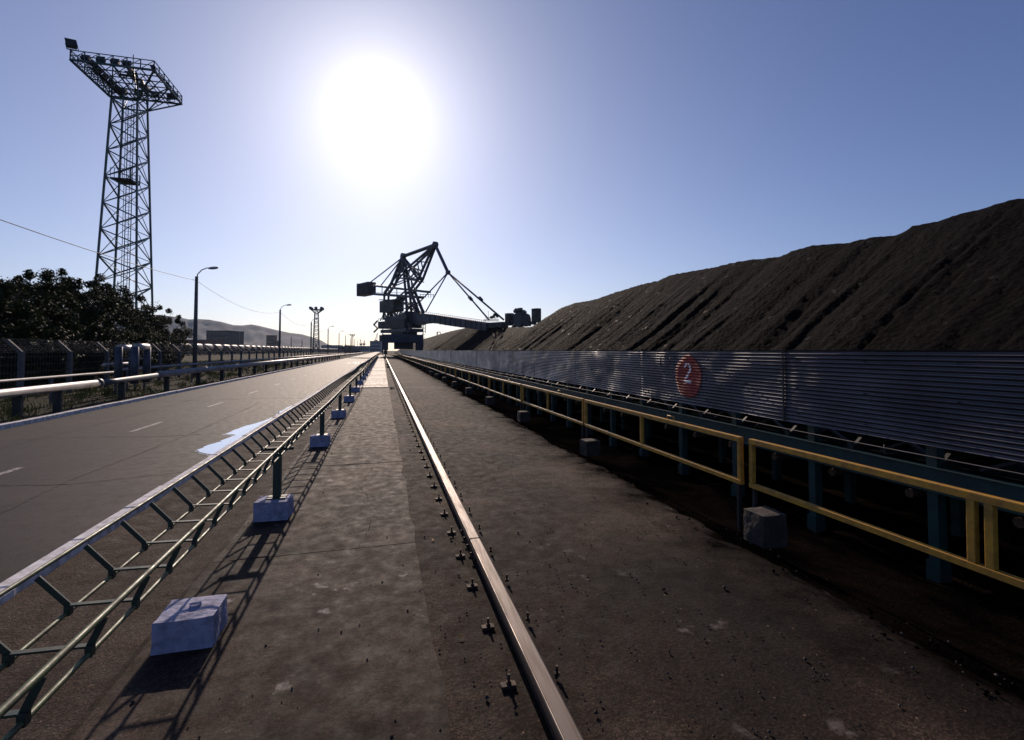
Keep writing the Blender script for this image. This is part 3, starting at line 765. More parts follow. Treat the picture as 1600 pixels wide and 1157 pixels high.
segs = [((630, 402), (614.6, 444), .9), ((614.6, 444), (604, 459), .9), ((604, 459), (602.5, 500), .95), ((630, 402), (637, 455), .8), ((637, 455), (640, 500), 1.0),
        ((680, 384), (642, 418), .7), ((642, 418), (624, 430), .6), ((678, 387), (657, 437), .75), ((657, 437), (644, 454), .75), ((630, 403), (657, 437), .6),
        ((624.5, 435), (657, 437), .6), ((615.5, 446), (639, 436.5), .4), ((644, 454), (658, 489), .9), ((637, 455), (620, 470), .5), ((604, 475), (618, 500), .6), ((630, 470), (655, 489), .5), ((650, 472), (636, 490), .5),
        ((624, 430), (614.6, 444), .5)]
for a, b, th in segs: pair(mb, a, b, th*.72, .35 if a[1] < 405 else .75, .35 if b[1] < 405 else .75)
for p in ((604, 459), (614.6, 444), (657, 437), (644, 454), (624, 430), (602.5, 485), (640, 480)): mb.bar(L(*p)+NV*.8, L(*p)-NV*.8, .5)
for p in ((618, 471), (645, 476), (633, 463)): mb.bar(L(*p)+NV*.8, L(*p)-NV*.8, .35)
mb.build('mast', MT['cranelight'] if False else MT['crane'], mach)
mb = MB(); hub = L(639, 436.5)
for a, b in (((639, 436.5), (631, 418)), ((639, 436.5), (645, 420)), ((639, 436.5), (652, 428)), ((639, 436.5), (641, 453)), ((639, 436.5), (645, 453)), ((639, 436.5), (659, 441)), ((642, 418), (661, 424)), ((655, 409), (666, 410)), ((655, 409), (658, 423)), ((648, 420), (657, 437)), ((632, 420), (627, 430))): pair(mb, a, b, .26, .7, .7)
mb.build('spokes', MT['crane'], mach)
mb = MB()
for p, r_ in (((680, 383), 1.1), ((630, 401), 1.25), ((624, 424), .9)): mb.tube([L(*p)+NV*.5, L(*p)-NV*.5], r_*.85, 14)
mb.build('sheave', MT['crane'], mach)
mb = MB(); pair(mb, (630, 401), (680, 383), .55, .35, .35); mb.build('top_strut', MT['crane'], mach)
def rope(a, b, w1, w2, th=.26): 
    MB().tube([L(*a)+NV*w1, L(*b)+NV*w2], th, 6).build('stay_rope', MT['crane'], mach)
D_ = (700, 426)
MB().bar(L(681, 385), L(700, 426), .62).build('stay_link', MT['crane'], mach)
MB().tube([L(*D_)+NV*.4, L(*D_)-NV*.4], .65, 10).build('stay_yoke', MT['crane'], mach)
for a, b in ((D_, (654, 474)), (D_, (665, 488))): rope(a, b, 0, 0, .19)
rope(D_, (764, 500), 0, 0, .20); rope(D_, (787, 500), 0, 0, .22)
for a in ((735, 466.5), (751, 467.5)): MB().tube([L(a[0]-2, a[1]-2.3), L(a[0]+2, a[1]+2.3)], .42, 8).build('rope_tensioner', MT['crane'], mach)
for b in ((576, 443.5), (594, 448)): rope((630, 402), b, 0, 0, .20)
# counterweight arm
mb = MB(); pair(mb, (586, 447), (669, 456.5), .65, .6, .6); pair(mb, (586, 460), (658, 465), .75, .6, .6)
for x in (597, 607, 620, 634, 646): mb.bar(L(x, 448+(x-586)*.11), L(x, 460.5+(x-586)*.07), .25)
for x in frange(648, 668, 4): mb.bar(L(x, 465)+NV*2, L(x, 459)+NV*2, .14)
mb.bar(L(646, 459.5)+NV*2, L(668, 460)+NV*2, .14)
mb.build('counterweight_arm', MT['crane'], mach)
def pbox(x0, y0, x1, y1, w_, name, mat, skew=0.0, parent=mach, bevel=0.0):
    mb = MB(); P = []
    for x, y in ((x0, y1), (x1, y1+skew), (x1, y0+skew), (x0, y0)):
        p = L(x, y)
        P.append(p)
    zt = (P[3].z+P[2].z)/2; zb = (P[0].z+P[1].z)/2
    vs = [Vector((p.x, p.y, z))+NV*s*w_ for s in (-1, 1) for p, z in ((P[0], zb), (P[1], zb), (P[2], zt), (P[3], zt))]
    mb.add(vs, [(0, 1, 2, 3), (7, 6, 5, 4), (0, 4, 5, 1), (1, 5, 6, 2), (2, 6, 7, 3), (3, 7, 4, 0)])
    return mb.build(name, mat, parent)
cw = pbox(563.5, 443, 581, 462, 1.5, 'counterweight', MT['cranebox'])
for k in range(6): mb = MB(); a = L(565+k*2.8, 443.5)-NV*1.54; b = L(565+k*2.8, 461.5)-NV*1.54; mb.bar(a, b, .22); mb.build('stiffener', MT['darksteel'], cw)
hs = pbox(601, 470, 623, 488, 1.8, 'machine_house', MT['house'])
mb = MB(); mb.bar(L(600, 469.4)+NV*0, L(624, 469.4), 3.8, .25); mb.build('roof', MT['darksteel'], hs)
pbox(604, 502, 645, 513, 3.0, 'slewing_deck', MT['cranebox'])
pbox(608, 515, 648, 520, 3.0, 'lower_deck', MT['crane'])
mb = MB()
for s in (-1, 1):
    for x in frange(604, 645, 3.4): mb.bar(L(x, 502)+NV*2.9*s, L(x, 499)+NV*2.9*s, .10)
    mb.bar(L(604, 499)+NV*2.9*s, L(645, 499)+NV*2.9*s, .12); mb.bar(L(604, 500.6)+NV*2.9*s, L(645, 500.6)+NV*2.9*s, .08)
mb.build('handrail', MT['crane'], mach)
pbox(622, 519, 641, 524, 2.4, 'slew_ring', MT['cranebox'])
mb = MB()
for s in (-1, 1): mb.bar(L(645, 492)+NV*1.3*s, L(630, 508)+NV*1.3*s, 2.2); mb.bar(L(614, 502)+NV*1.3*s, L(642, 491)+NV*1.3*s, 1.2)
mb.build('boom_bearing', MT['crane'], mach)
# portal: stands on the two rails (X=.86 and X=10.9), lengthwise along the rails
pm = MB(); cx, cy = MC
def W(x, y, z): return Vector((x-cx, y-cy, z))
for x in (RX, 10.9):
    mb = MB(); mb.box(x-.75-cx, x+.75-cx, -6.2, -4.9, 2.0, 6.6); mb.box(x-.75-cx, x+.75-cx, 4.9, 6.2, 2.0, 6.6); mb.box(x-.6-cx, x+.6-cx, -4.9, 4.9, 4.6, 6.4); mb.build('portal_leg', MT['craneblue'], mach)
    for y in (-5.6, 5.6):
        b = MB(); b.box(x-.5-cx, x+.5-cx, y-2.0, y+2.0, .75, 1.9); b.box(x-.38-cx, x+.38-cx, y-.5, y+.5, 1.9, 2.1); bo = b.build('bogie', MT['cranebox'], mach)
        for q_ in (-1.35, 1.35): MB().tube([W(x-.12, cy+y+q_, .55), W(x+.12, cy+y+q_, .55)], .41, 18).build('wheel', MT['rust'], bo)
mb = MB(); 
for y in (-5.55, 5.55): mb.box(RX+.75-cx, 10.15-cx, y-.6, y+.6, 4.3, 6.62)
mb.box(RX+.6-cx, 10.3-cx, -4.0, 4.0, 4.7, 6.2); mb.build('portal_girder', MT['craneblue'], mach)
mb = MB(); mb.box(3.4-cx, 8.9-cx, -3.0, 3.0, 2.3, 4.69); mb.build('transfer_chute', MT['darksteel'], mach)
mb = MB()
for k in range(7): mb.bar(L(660, 508+k*5), L(664, 508+k*5), .12)
mb.bar(L(661, 500), L(661, 543), .25); mb.bar(L(664.5, 504), L(664.5, 521), .2); mb.build('ladder', MT['crane'], mach)
# access stair on the left, a slim mast
mb = MB(); mb.tube([W(.0, cy-5, .8), W(.0, cy-5, 8.4)], .16, 6)
for k in range(8): mb.bar(W(-.45, cy-5, 1.2+k*.9), W(.45, cy-5, 1.2+k*.9), .1)
mb.build('access_ladder', MT['crane'], mach)
# stairs, braces and cable runs round the slewing part
mb = MB(); rm = random.Random(9)
for (a, b, th) in (((606, 488), (612, 502), .35), ((616, 488), (609, 502), .35), ((622, 488), (630, 502), .4), ((632, 488), (624, 502), .35), ((640, 489), (648, 502), .4), ((604, 495), (640, 496), .3), ((600, 502), (606, 489), .2), ((646, 468), (657, 488), .35), ((634, 476), (652, 477), .3), ((626, 482), (644, 483), .3)): pair(mb, a, b, th, 1.3, 1.3)
mb.build('underframe_braces', MT['crane'], mach)
for x0_, y0_, x1_, y1_ in ((598, 520, 604, 514), (604, 514, 598, 508), (598, 508, 604, 502), (652, 521, 657, 514), (657, 514, 652, 507)):
    MB().bar(L(x0_, y0_)-NV*3.1, L(x1_, y1_)-NV*3.1, .55, .2).build('stair_flight', MT['crane'], mach)
for x0_, y0_, x1_, y1_, w_ in ((608, 496, 615, 502, 1.6), (633, 495, 640, 502, 2.2), (646, 505, 651, 513, 1.8), (596, 524, 600, 534, .8), (624, 464, 630, 469, 1.0), (636, 456, 642, 460, .8)):
    pbox(x0_, y0_, x1_, y1_, w_, 'equipment_cabinet', MT['cranebox'])
mb = MB()
for s in (-1, 1):
    for x in frange(608, 648, 2.6): mb.bar(L(x, 515)+NV*2.9*s, L(x, 512.4)+NV*2.9*s, .09)
    mb.bar(L(608, 512.4)+NV*2.9*s, L(648, 512.4)+NV*2.9*s, .10)
for x in frange(588, 645, 2.4): mb.bar(L(x, 460)-NV*.7, L(x, 457.4)-NV*.7, .07)
mb.bar(L(588, 457.4)-NV*.7, L(645, 457.6)-NV*.7, .08)
mb.build('walkway_rails', MT['crane'], mach)['kind'] = 'stuff'
# boom
bt = [(640, 492, 511), (652, 489, 509), (665.5, 490.5, 506), (680, 491.8, 505), (700, 495, 508.5), (720, 498, 511.5), (742, 501.5, 514.5), (764, 504.5, 517.5)]
mb = MB(); vs = []
for px, a, b in bt:
    A, B = L(px, a), L(px, b)
    for s in (-1, 1): vs += [A+NV*.9*s, B+NV*.9*s]
n4 = len(bt); fs_ = []
for i in range(n4-1):
    o_ = i*4; fs_ += [(o_, o_+1, o_+5, o_+4), (o_+2, o_+6, o_+7, o_+3), (o_, o_+4, o_+6, o_+2), (o_+1, o_+3, o_+7, o_+5)]
fs_ += [(0, 2, 3, 1), (n4*4-4, n4*4-3, n4*4-1, n4*4-2)]
mb.add(vs, fs_); boom = mb.build('boom', MT['crane'], mach)
for i in range(1, 12):
    px = 668+i*8; a = 491+(px-668)*.14; b = 505+(px-668)*.13
    MB().bar(L(px, a)-NV*.92, L(px, b)-NV*.92, .16).build('stiffener', MT['darksteel'], boom)
mb = MB()
for i in range(32):
    px = 668+i*3.05; a = 491+(px-668)*.142
    mb.bar(L(px, a)-NV*.85, L(px, a-3.1)-NV*.85, .07)
mb.bar(L(668, 488)-NV*.85, L(764, 501.6)-NV*.85, .08); mb.build('walkway_rail', MT['crane'], boom)
pbox(768, 504, 790, 512, .9, 'boom_tip', MT['cranebox'])
mb = MB(); r_ = random.Random(4)
for i in range(14):
    px = 764+i*1.7; mb.bar(L(px, 503)-NV*1.5, L(px, 503-r_.uniform(3, 7))-NV*1.5, .12)
mb.bar(L(766, 497)-NV*1.5, L(786, 497.5)-NV*1.5, .12); mb.bar(L(763, 503), L(763, 486), .07)
for p in ((768, 496), (773, 492), (777, 494), (771, 495)): mb.ell(L(*p), (.45, .45, .35), 8, 5)
mb.build('winch_gear', MT['darksteel'], mach)
pbox(792.5, 490, 799, 509, .7, 'gearbox_house', MT['cranebox'])
# bucket wheel
wc = L(811, 500)
bw = MB(); bw.tube([wc+NV*.4, wc-NV*.4], 1.7, 24, smooth=False)
for k in range(10):
    a = 2*math.pi*k/10+.2; dr = U*math.cos(a)+Vector((0, 0, 1))*math.sin(a); tg = -U*math.sin(a)+Vector((0, 0, 1))*math.cos(a)
    c = wc+dr*2.0
    p0, p1, p2, p3 = c-tg*.45, c+dr*.75-tg*.55, c+dr*.62+tg*.35, c+tg*.35
    vs = [q_+NV*s*.4 for s in (-1, 1) for q_ in (p0, p1, p2, p3)]
    bw.add(vs, [(0, 1, 2, 3), (7, 6, 5, 4), (0, 4, 5, 1), (1, 5, 6, 2), (2, 6, 7, 3), (3, 7, 4, 0)])
bw.build('bucket_wheel', MT['crane'], mach)
mb = MB(); c0 = L(804, 510); pts_ = [(800, 510), (801, 494), (807.5, 482.5), (812, 484.5), (817.5, 492), (819, 510)]
vs = [L(*p)+NV*s*.3+NV*.8 for s in (-1, 1) for p in pts_]; n6 = len(pts_)
mb.add(vs, [tuple(range(n6)), tuple(range(n6, 2*n6))[::-1]]+[(i, i+n6, (i+1) % n6+n6, (i+1) % n6) for i in range(n6)]); mb.build('wheel_guard', MT['cranebox'], mach)
pts_ = [(819, 510), (819.5, 494), (822, 490), (826, 492), (828, 498), (828.5, 510)]; mb = MB()
vs = [L(*p)+NV*s*.35 for s in (-1, 1) for p in pts_]; n6 = len(pts_)
mb.add(vs, [tuple(range(n6)), tuple(range(n6, 2*n6))[::-1]]+[(i, i+n6, (i+1) % n6+n6, (i+1) % n6) for i in range(n6)]); mb.build('chute_hood', MT['cranebox'], mach)
cab = pbox(833.5, 482.5, 842.5, 503, .6, 'operator_cab', MT['house'])
mb = MB(); A, B = L(833, 490), L(840, 495)
mb.bar(L(835, 491.5)-NV*.62, L(839, 491.5)-NV*.62, .1, .7); mb.build('window', MT['glass'], cab)
mb = MB(); mb.bar(L(846.5, 503.5), L(828, 503.5), .3); mb.bar(L(828, 504), L(838, 507), .25); mb.tube([L(834, 505.5)+NV*.5, L(834, 505.5)-NV*.5], .35, 10); mb.build('cab_bracket', MT['crane'], mach)

# small frame on the far pile
fm_ = MB(); d_ = 200
pa, pb, pc, pd = [Vector(at_d(x, d_, y)) for x, y in ((683.5, 526), (683.5, 519.3), (688, 519.3), (688, 524))]
fm_.bar(pa, pb, .25); fm_.bar(pb, pc, .25); fm_.bar(pc, pd, .25); fm_.bar(pa+Vector((0, 2, 0)), pb+Vector((0, 2, 0)), .25); fm_.bar(pb, pb+Vector((0, 2, 0)), .25)
tag(fm_.build('steel_frame', MT['darksteel']), 'small open steel frame standing on top of the far coal heap', 'steel frame')

# ================================================================== FLOODLIGHT MAST
def flood_tower(px_, d, u, detail, label, name='floodlight_mast', zbase=0):
    cx, cy = at_d(px_, d); e = empty(name, (cx, cy, 0))
    tag(e, label, 'floodlight mast')
    st = .143*u/2; top = .081*u/2; zt = .92*u+EYE; zb = 0
    def sd_(z): return st+(top-st)*(z-zb)/(zt-zb)
    def cor(z): s = sd_(z); return [Vector((-s, -s, z)), Vector((s, -s, z)), Vector((s, s, z)), Vector((-s, s, z))]
    cb, ct = cor(0), cor(zt); th = .16 if detail else .4
    for a, b in zip(cb, ct): MB().bar(a, b, th*1.15).build('leg', MT['tower'], e)
    levels = [0, .21*u]; nb = 8
    z1 = .145*u+EYE
    levels = [0, z1]+[z1+(zt-z1)*k/nb for k in range(1, nb+1)]
    mb = MB()
    for k in range(len(levels)-1):
        a, b = cor(levels[k]), cor(levels[k+1]); mid = cor((levels[k]+levels[k+1])/2)
        for i in range(4):
            j = (i+1) % 4
            if k == 0:
                mb.bar(a[i], (b[i]+b[j])/2, th*.9); mb.bar(a[j], (b[i]+b[j])/2, th*.9); mb.bar((a[i]+b[i])/2, (a[i]+b[i]+b[i]+b[j])/4, th*.5); mb.bar((a[j]+b[j])/2, (a[j]+b[j]+b[i]+b[j])/4, th*.5); mb.bar(b[i], b[j], th*.7)
            else:
                lo, hi = (a, b)
                mb.bar(lo[i] if i % 2 == 0 else lo[j], mid[j] if i % 2 == 0 else mid[i], th*.55)
                mb.bar(mid[j] if i % 2 == 0 else mid[i], hi[i] if i % 2 == 0 else hi[j], th*.85)
                if detail: mb.bar(hi[i], lo[j], th*.38)
    mb.build('lattice', MT['tower'], e)
    if detail:
        mb = MB(); s0 = .55                          # inner ladder shaft
        for s in (-.3, .3): mb.bar((s, .3, 0), (s, .3, zt), .07); mb.bar((s, -.25, 2), (s*.9, -.25, zt), .05)
        for z in frange(1, zt, .42): mb.bar((-.3, .3, z), (.3, .3, z), .035)
        mb.build('ladder', MT['tower'], e)
        for z, off in ((.147*u+EYE, .5), (levels[6], -.2)):
            s = sd_(z); mb = MB(); mb.box(-s*.7+off*.5, s*.6+off*.5, -s*.8, s*.6, z-.15, z); mb.build('landing', MT['darksteel'], e)
            mb = MB()
            for y in (-s*.8, s*.6):
                mb = MB(); mb.bar((-s*.7+off*.5, y, z+1.1), (s*.6+off*.5, y, z+1.1), .05)
                for x in frange(-s*.7+off*.5, s*.6+off*.5, .4): mb.bar((x, y, z), (x, y, z+1.1), .05)
                mb.build('landing_rail', MT['tower'], e)
    # platform
    P = .25*u/2; zp = u+EYE; mb = MB(); nn = 6 if detail else 3
    C4 = [Vector((-P, -P, zp)), Vector((P, -P, zp)), Vector((P, P, zp)), Vector((-P, P, zp))]
    for i in range(4): mb.bar(C4[i], C4[(i+1) % 4], th*1.2)
    for k in range(1, nn):
        t = -P+2*P*k/nn
        mb.bar((t, -P, zp), (t, P, zp), th*.6); mb.bar((-P, t, zp), (P, t, zp), th*.6)
        if detail: mb.bar((t, -P, zp-.5), (t, P, zp-.5), th*.45); 
        for q_ in range(nn): 
            if detail: mb.bar((t, -P+2*P*q_/nn, zp), (t-2*P/nn, -P+2*P*(q_+1)/nn, zp), th*.4)
    for i in range(4):
        mb.bar(ct[i], C4[i], th); j = (i+1) % 4
        mb.bar(ct[i], (C4[i]+C4[j])/2, th*.7); mb.bar(ct[j], (C4[i]+C4[j])/2, th*.7)
        mb.bar(ct[i], C4[i].lerp(C4[j], .25), th*.45); mb.bar(ct[j], C4[i].lerp(C4[j], .75), th*.45); mb.bar(ct[i], ct[j], th*.8)
        if detail: mb.bar(ct[i]+Vector((0, 0, 0)), Vector((ct[i].x, ct[i].y, zp)), th*.9)
    mb.build('platform', MT['tower'], e)
    if detail:
        mb = MB(); hr = .034*u
        for i in range(4):
            a, b = C4[i], C4[(i+1) % 4]
            for k in range(7): p = a.lerp(b, k/6); mb.bar(p, p+Vector((0, 0, hr)), .09)
            for q_ in (.5, 1): mb.bar(a+Vector((0, 0, hr*q_)), b+Vector((0, 0, hr*q_)), .08)
            for k in range(6): mb.bar(a.lerp(b, k/6), a.lerp(b, (k+1)/6)+Vector((0, 0, hr)), .05)
        mb.build('platform_rail', MT['tower'], e)
        mb = MB()
        for x0, x1, y0, y1 in ((-P*.72, -P*.60, -P*.6, P*.9), (P*.14, P*.26, -P*.7, P*.7), (-P*.1, P*.3, -P*.5, -P*.38)): mb.box(x0, x1, y0, y1, zp+.07, zp+.13)
        mb.build('grating', MT['darksteel'], e)
    # floodlights
    fl = MB(); fl.box(-.55, .55, -.28, .28, -.42, .42); fl.box(-.62, .62, -.33, -.26, -.5, .5); fl.bar((-.62, 0, .0), (-.62, 0, -.8), .07); fl.bar((.62, 0, 0), (.62, 0, -.8), .07); fl.bar((-.65, 0, -.8), (.65, 0, -.8), .1)
    me0 = None; r2 = random.Random(11)
    pos = []
    if detail:
        for k in (0.15, .33, .5, .64): pos.append((-P+2*P*k, -P+.5, 0))
        for k in range(4): pos.append((P-.45, -P+1.0+k*1.9, R(90)))
        for k in range(4): pos.append((-P+1.6+k*1.75, P-.4, R(180)))
        for k in range(5): pos.append((-P*.66, -P+1.5+k*1.35, R(-90)))
        for k in range(4): pos.append((P*.22, -P+1.7+k*1.5, R(90)))
    else: pos = [(-P, -P, 0), (0, -P, 0), (P, -P, 0), (-P, P, 0), (P, P, 0)]
    for k, (x, y, a) in enumerate(pos):
        o = fl.build('floodlight', MT['darksteel'], e) if me0 is None else me0.copy()
        if me0 is None: me0 = o
        else: col.objects.link(o); o.parent = e
        o.location = (x, y, zp+(.62 if detail else 1.05)); o.scale = (.66, .66, .72); o.rotation_euler = (R(r2.uniform(-45, -15)), 0, a+r2.uniform(-.3, .3))
        if not detail: o.scale = (1.6, 1.6, 1.6)
    if detail:
        o = me0.copy(); col.objects.link(o); o.parent = e; o.location = (-P+.05, -P+.0, zp+1.75); o.rotation_euler = (R(-20), R(-10), .55); o.scale = (.8, .8, .95)
        MB().tube([(P*.05, 0, zp), (P*.05, 0, zp+3.6)], .05, 5).build('antenna', MT['darksteel'], e)
    return e
u = 32.0
cxm, cym = -.923*u, 2.109*u
dm = cxm*ST+cym*CT; lm = cxm*CT-cym*ST
flood_tower(800+F*lm/dm, dm, u, True, 'tall blue-green lattice floodlight mast with square lamp platform rising behind the big tree')
flood_tower(494, 372, 31, False, 'distant lattice floodlight mast beyond the street lamps')
flood_tower(550.5, 930, 29, False, 'tiny floodlight mast far down the road near the horizon')

# ================================================================== LEFT: street lamps, wire
LXp = -12.8; lamp_px = [305, 437, 486, 512.5, 529.7, 540]
lamp_y = [at_X(p, LXp)[1] for p in lamp_px]
for k in range(6): lamp_y.append(lamp_y[-1]+29)
lt = empty('street_lamp')
MB().tube([(0, 0, -.1), (0, 0, 7.15)], [.15, .10], 10).build('pole', MT['pole'], lt)
pts = [(0, 0, 6.6), (.05, 0, 7.3), (.30, 0, 7.62), (.62, 0, 7.78), (.8, 0, 7.8)]
MB().tube(pts, .035, 6).build('arm', MT['pole'], lt)
hd = MB(); hd.ell((1.05, 0, 7.80), (.36, .16, .10), 12, 8, Matrix.Rotation(R(-8), 3, 'Y')); hd.build('lamp_head', MT['lamp'], lt)
lb = ['nearest concrete street lamp left of the road, in front of the wagons', 'second street lamp from the camera, left of the road', 'third pole in the lamp row, beside the distant floodlight mast', 'fourth street lamp from the camera']
for k, y in enumerate(lamp_y):
    o = lt if k == 0 else copy_tree(lt)
    o.location = (LXp, y, 0)
    tag(o, lb[k] if k < 4 else 'small distant street lamp in the far part of the roadside row', 'street lamp', 'street lamps along the road')
mb = MB(); pts = []; ends = [lamp_y[0]-32]+lamp_y[:5]
A_ = Vector(at_d(0, 1/ (1/ at_X(0, LXp)[0]), 358))
for i in range(len(ends)-1):
    for k in range(12):
        t = k/12; y = ends[i]+(ends[i+1]-ends[i])*t
        pts.append((LXp, y, 6.85-1.0*4*t*(1-t)*(.9 if i else .45)))
pts.append((LXp, ends[-1], 6.85)); mb.tube(pts, .016, 4); tag(mb.build('overhead_wire', MT['darksteel']), 'thin sagging electric wire strung from lamp pole to lamp pole', 'wire')

# ---- pipelines
PX = -9.6
pl = tag(empty('pipeline', (PX, 15, 0)), 'thick pale insulated pipe on low supports along the far kerb', 'pipeline')
d1, yA = at_X(177, PX); d2, yB = at_X(247, PX)
MB().tube([(0, -27, .80), (0, yA-15-.9, .76)], .125, 16).build('pipe', MT['pipe'], pl)
MB().tube([(0, yA-15-1.0, .76), (0, yA-15-.85, .76)], .16, 16).build('flange', MT['pipe2'], pl)
MB().tube([(0, yA-15-.85, .76), (0, yA-15+.2, .76), (0, yB-15, .80)], .11, 14).build('pipe', MT['pipe2'], pl)
MB().tube([(0, yB-15+.1, .84), (0, 45, .84), (0, 240, .84)], .15, 16).build('pipe', MT['pipe'], pl)
mb = MB()
for y in frange(yB+6, 200, 6): mb = MB(); mb.tube([(0, y-15-.04, .84), (0, y-15+.04, .84)], .158, 16); mb.build('clamp_band', MT['pipe2'], pl)
sy = [at_X(p, PX)[1] for p in (31, 93, 192, 262)]+[sy_ for sy_ in frange(at_X(262, PX)[1]+4, 120, 4)]
for y in [sy[0]-4, sy[0]-8]+sy:
    h_ = .66 if y < yA else .69
    mb = MB(); mb.box(-.10, .10, y-15-.05, y-15+.05, -.05, h_-.04); mb.box(-.16, .16, y-15-.08, y-15+.08, h_-.04, h_); mb.build('support', MT['darksteel'], pl)
lp = tag(empty('expansion_loop', (PX-.5, yB-.8, 0)), 'upright grey expansion loop of vertical pipes standing on the pipeline', 'pipe loop')
for i, (x, y) in enumerate(((.35, -.9), (-.35, -.6), (.35, .15), (-.35, .55))):
    MB().tube([(x, y, .55), (x, y, 2.05)], .14, 12).build('riser', MT['pipe2'], lp)
mb = MB(); mb.tube([(.35, -.9, 2.05), (.35, .15, 2.05)], .14, 12); mb.build('top_bend', MT['pipe'], lp)
mb = MB(); mb.tube([(-.35, -.6, 2.0), (-.35, .55, 2.0)], .14, 12); mb.build('top_bend', MT['pipe'], lp)
for z in (.75, 1.1, 1.55): MB().bar((0, -1.0, z), (0, .65, z), .05).build('brace', MT['pipe2'], lp)
for i, (x, z, r_, y0_, y1_) in enumerate(((-10.8, 1.00, .042, -12, yB-.8), (-10.9, 1.08, .065, yB, 150), (-11.3, 1.30, .07, at_X(163, -11.3)[1], at_X(213, -11.3)[1]))):
    o = tag(empty('thin_pipe', (x, y0_, 0)), ['thin pale pipe running behind the thick pipeline left of the loop', 'thin pale pipe running far behind the thick pipeline beyond the loop', 'short raised pale pipe joining the upright loop from the left'][i], 'pipe')
    MB().tube([(0, 0, z), (0, y1_-y0_, z)], r_, 8).build('pipe', MT['pipe'], o)
    mb = MB()
    for y in frange(2, min(y1_-y0_, 90), 6): 
        mb = MB(); mb.bar((0, y, -.1), (0, y, z-r_), .07); mb.build('stand', MT['pipe2'], o)

# ---- security fence: concrete posts with outward arms, wires and mesh
SX = -13.5
d0, y00 = at_X(34, SX); sp = 3.05
secf = tag(empty('security_fence', (SX, 20, 0)), 'security fence of concrete posts with slanting arms, mesh and barbed wire before the trees', 'fence')
pst = MB(); pst.bar((0, 0, -.1), (0, 0, 1.86), .15); pst.bar((0, 0, 1.82), (-.46, 0, 2.30), .11, .11)
po = pst.build('fence_post', MT['fence'], secf); k = 0; y = y00-3*sp; farp = MB()
while y < 330:
    if k < 60:
        o = po if k == 0 else po.copy()
        if k: col.objects.link(o); o.parent = secf
        o.location = (0, y-20, 0)
    else:
        farp.bar((0, y-20, -.1), (0, y-20, 1.86), .15); farp.bar((0, y-20, 1.82), (-.46, y-20, 2.3), .11)
    y += sp; k += 1
farp.build('far_fence_posts', MT['fence'], secf)['kind'] = 'stuff'
mb = MB()
for k in range(8):
    t = .02+k/7.2; x, z = -.46*t, 1.82+.52*t
    mb.bar((x, -32, z), (x, 300, z), .012)
rb = random.Random(8)
for k in range(8):
    t = .02+k/7.2; x, z = -.46*t, 1.82+.52*t
    for q_ in range(420):
        y = -22+q_*.22+rb.uniform(-.05, .05); mb.bar((x-.025, y, z-.02), (x+.025, y, z+.03), .009)
mb.build('barbed_wire', MT['wire'], secf)['kind'] = 'stuff'
mb = MB()
for z in (.15, .45, .75, 1.05, 1.35, 1.65): mb.bar((0, -32, z), (0, 300, z), .010)
for q_ in range(520):
    y = -22+q_*.18; mb.bar((0, y, 0), (0, y, 1.8), .006)
mb.build('wire_mesh', MT['wire'], secf)['kind'] = 'stuff'

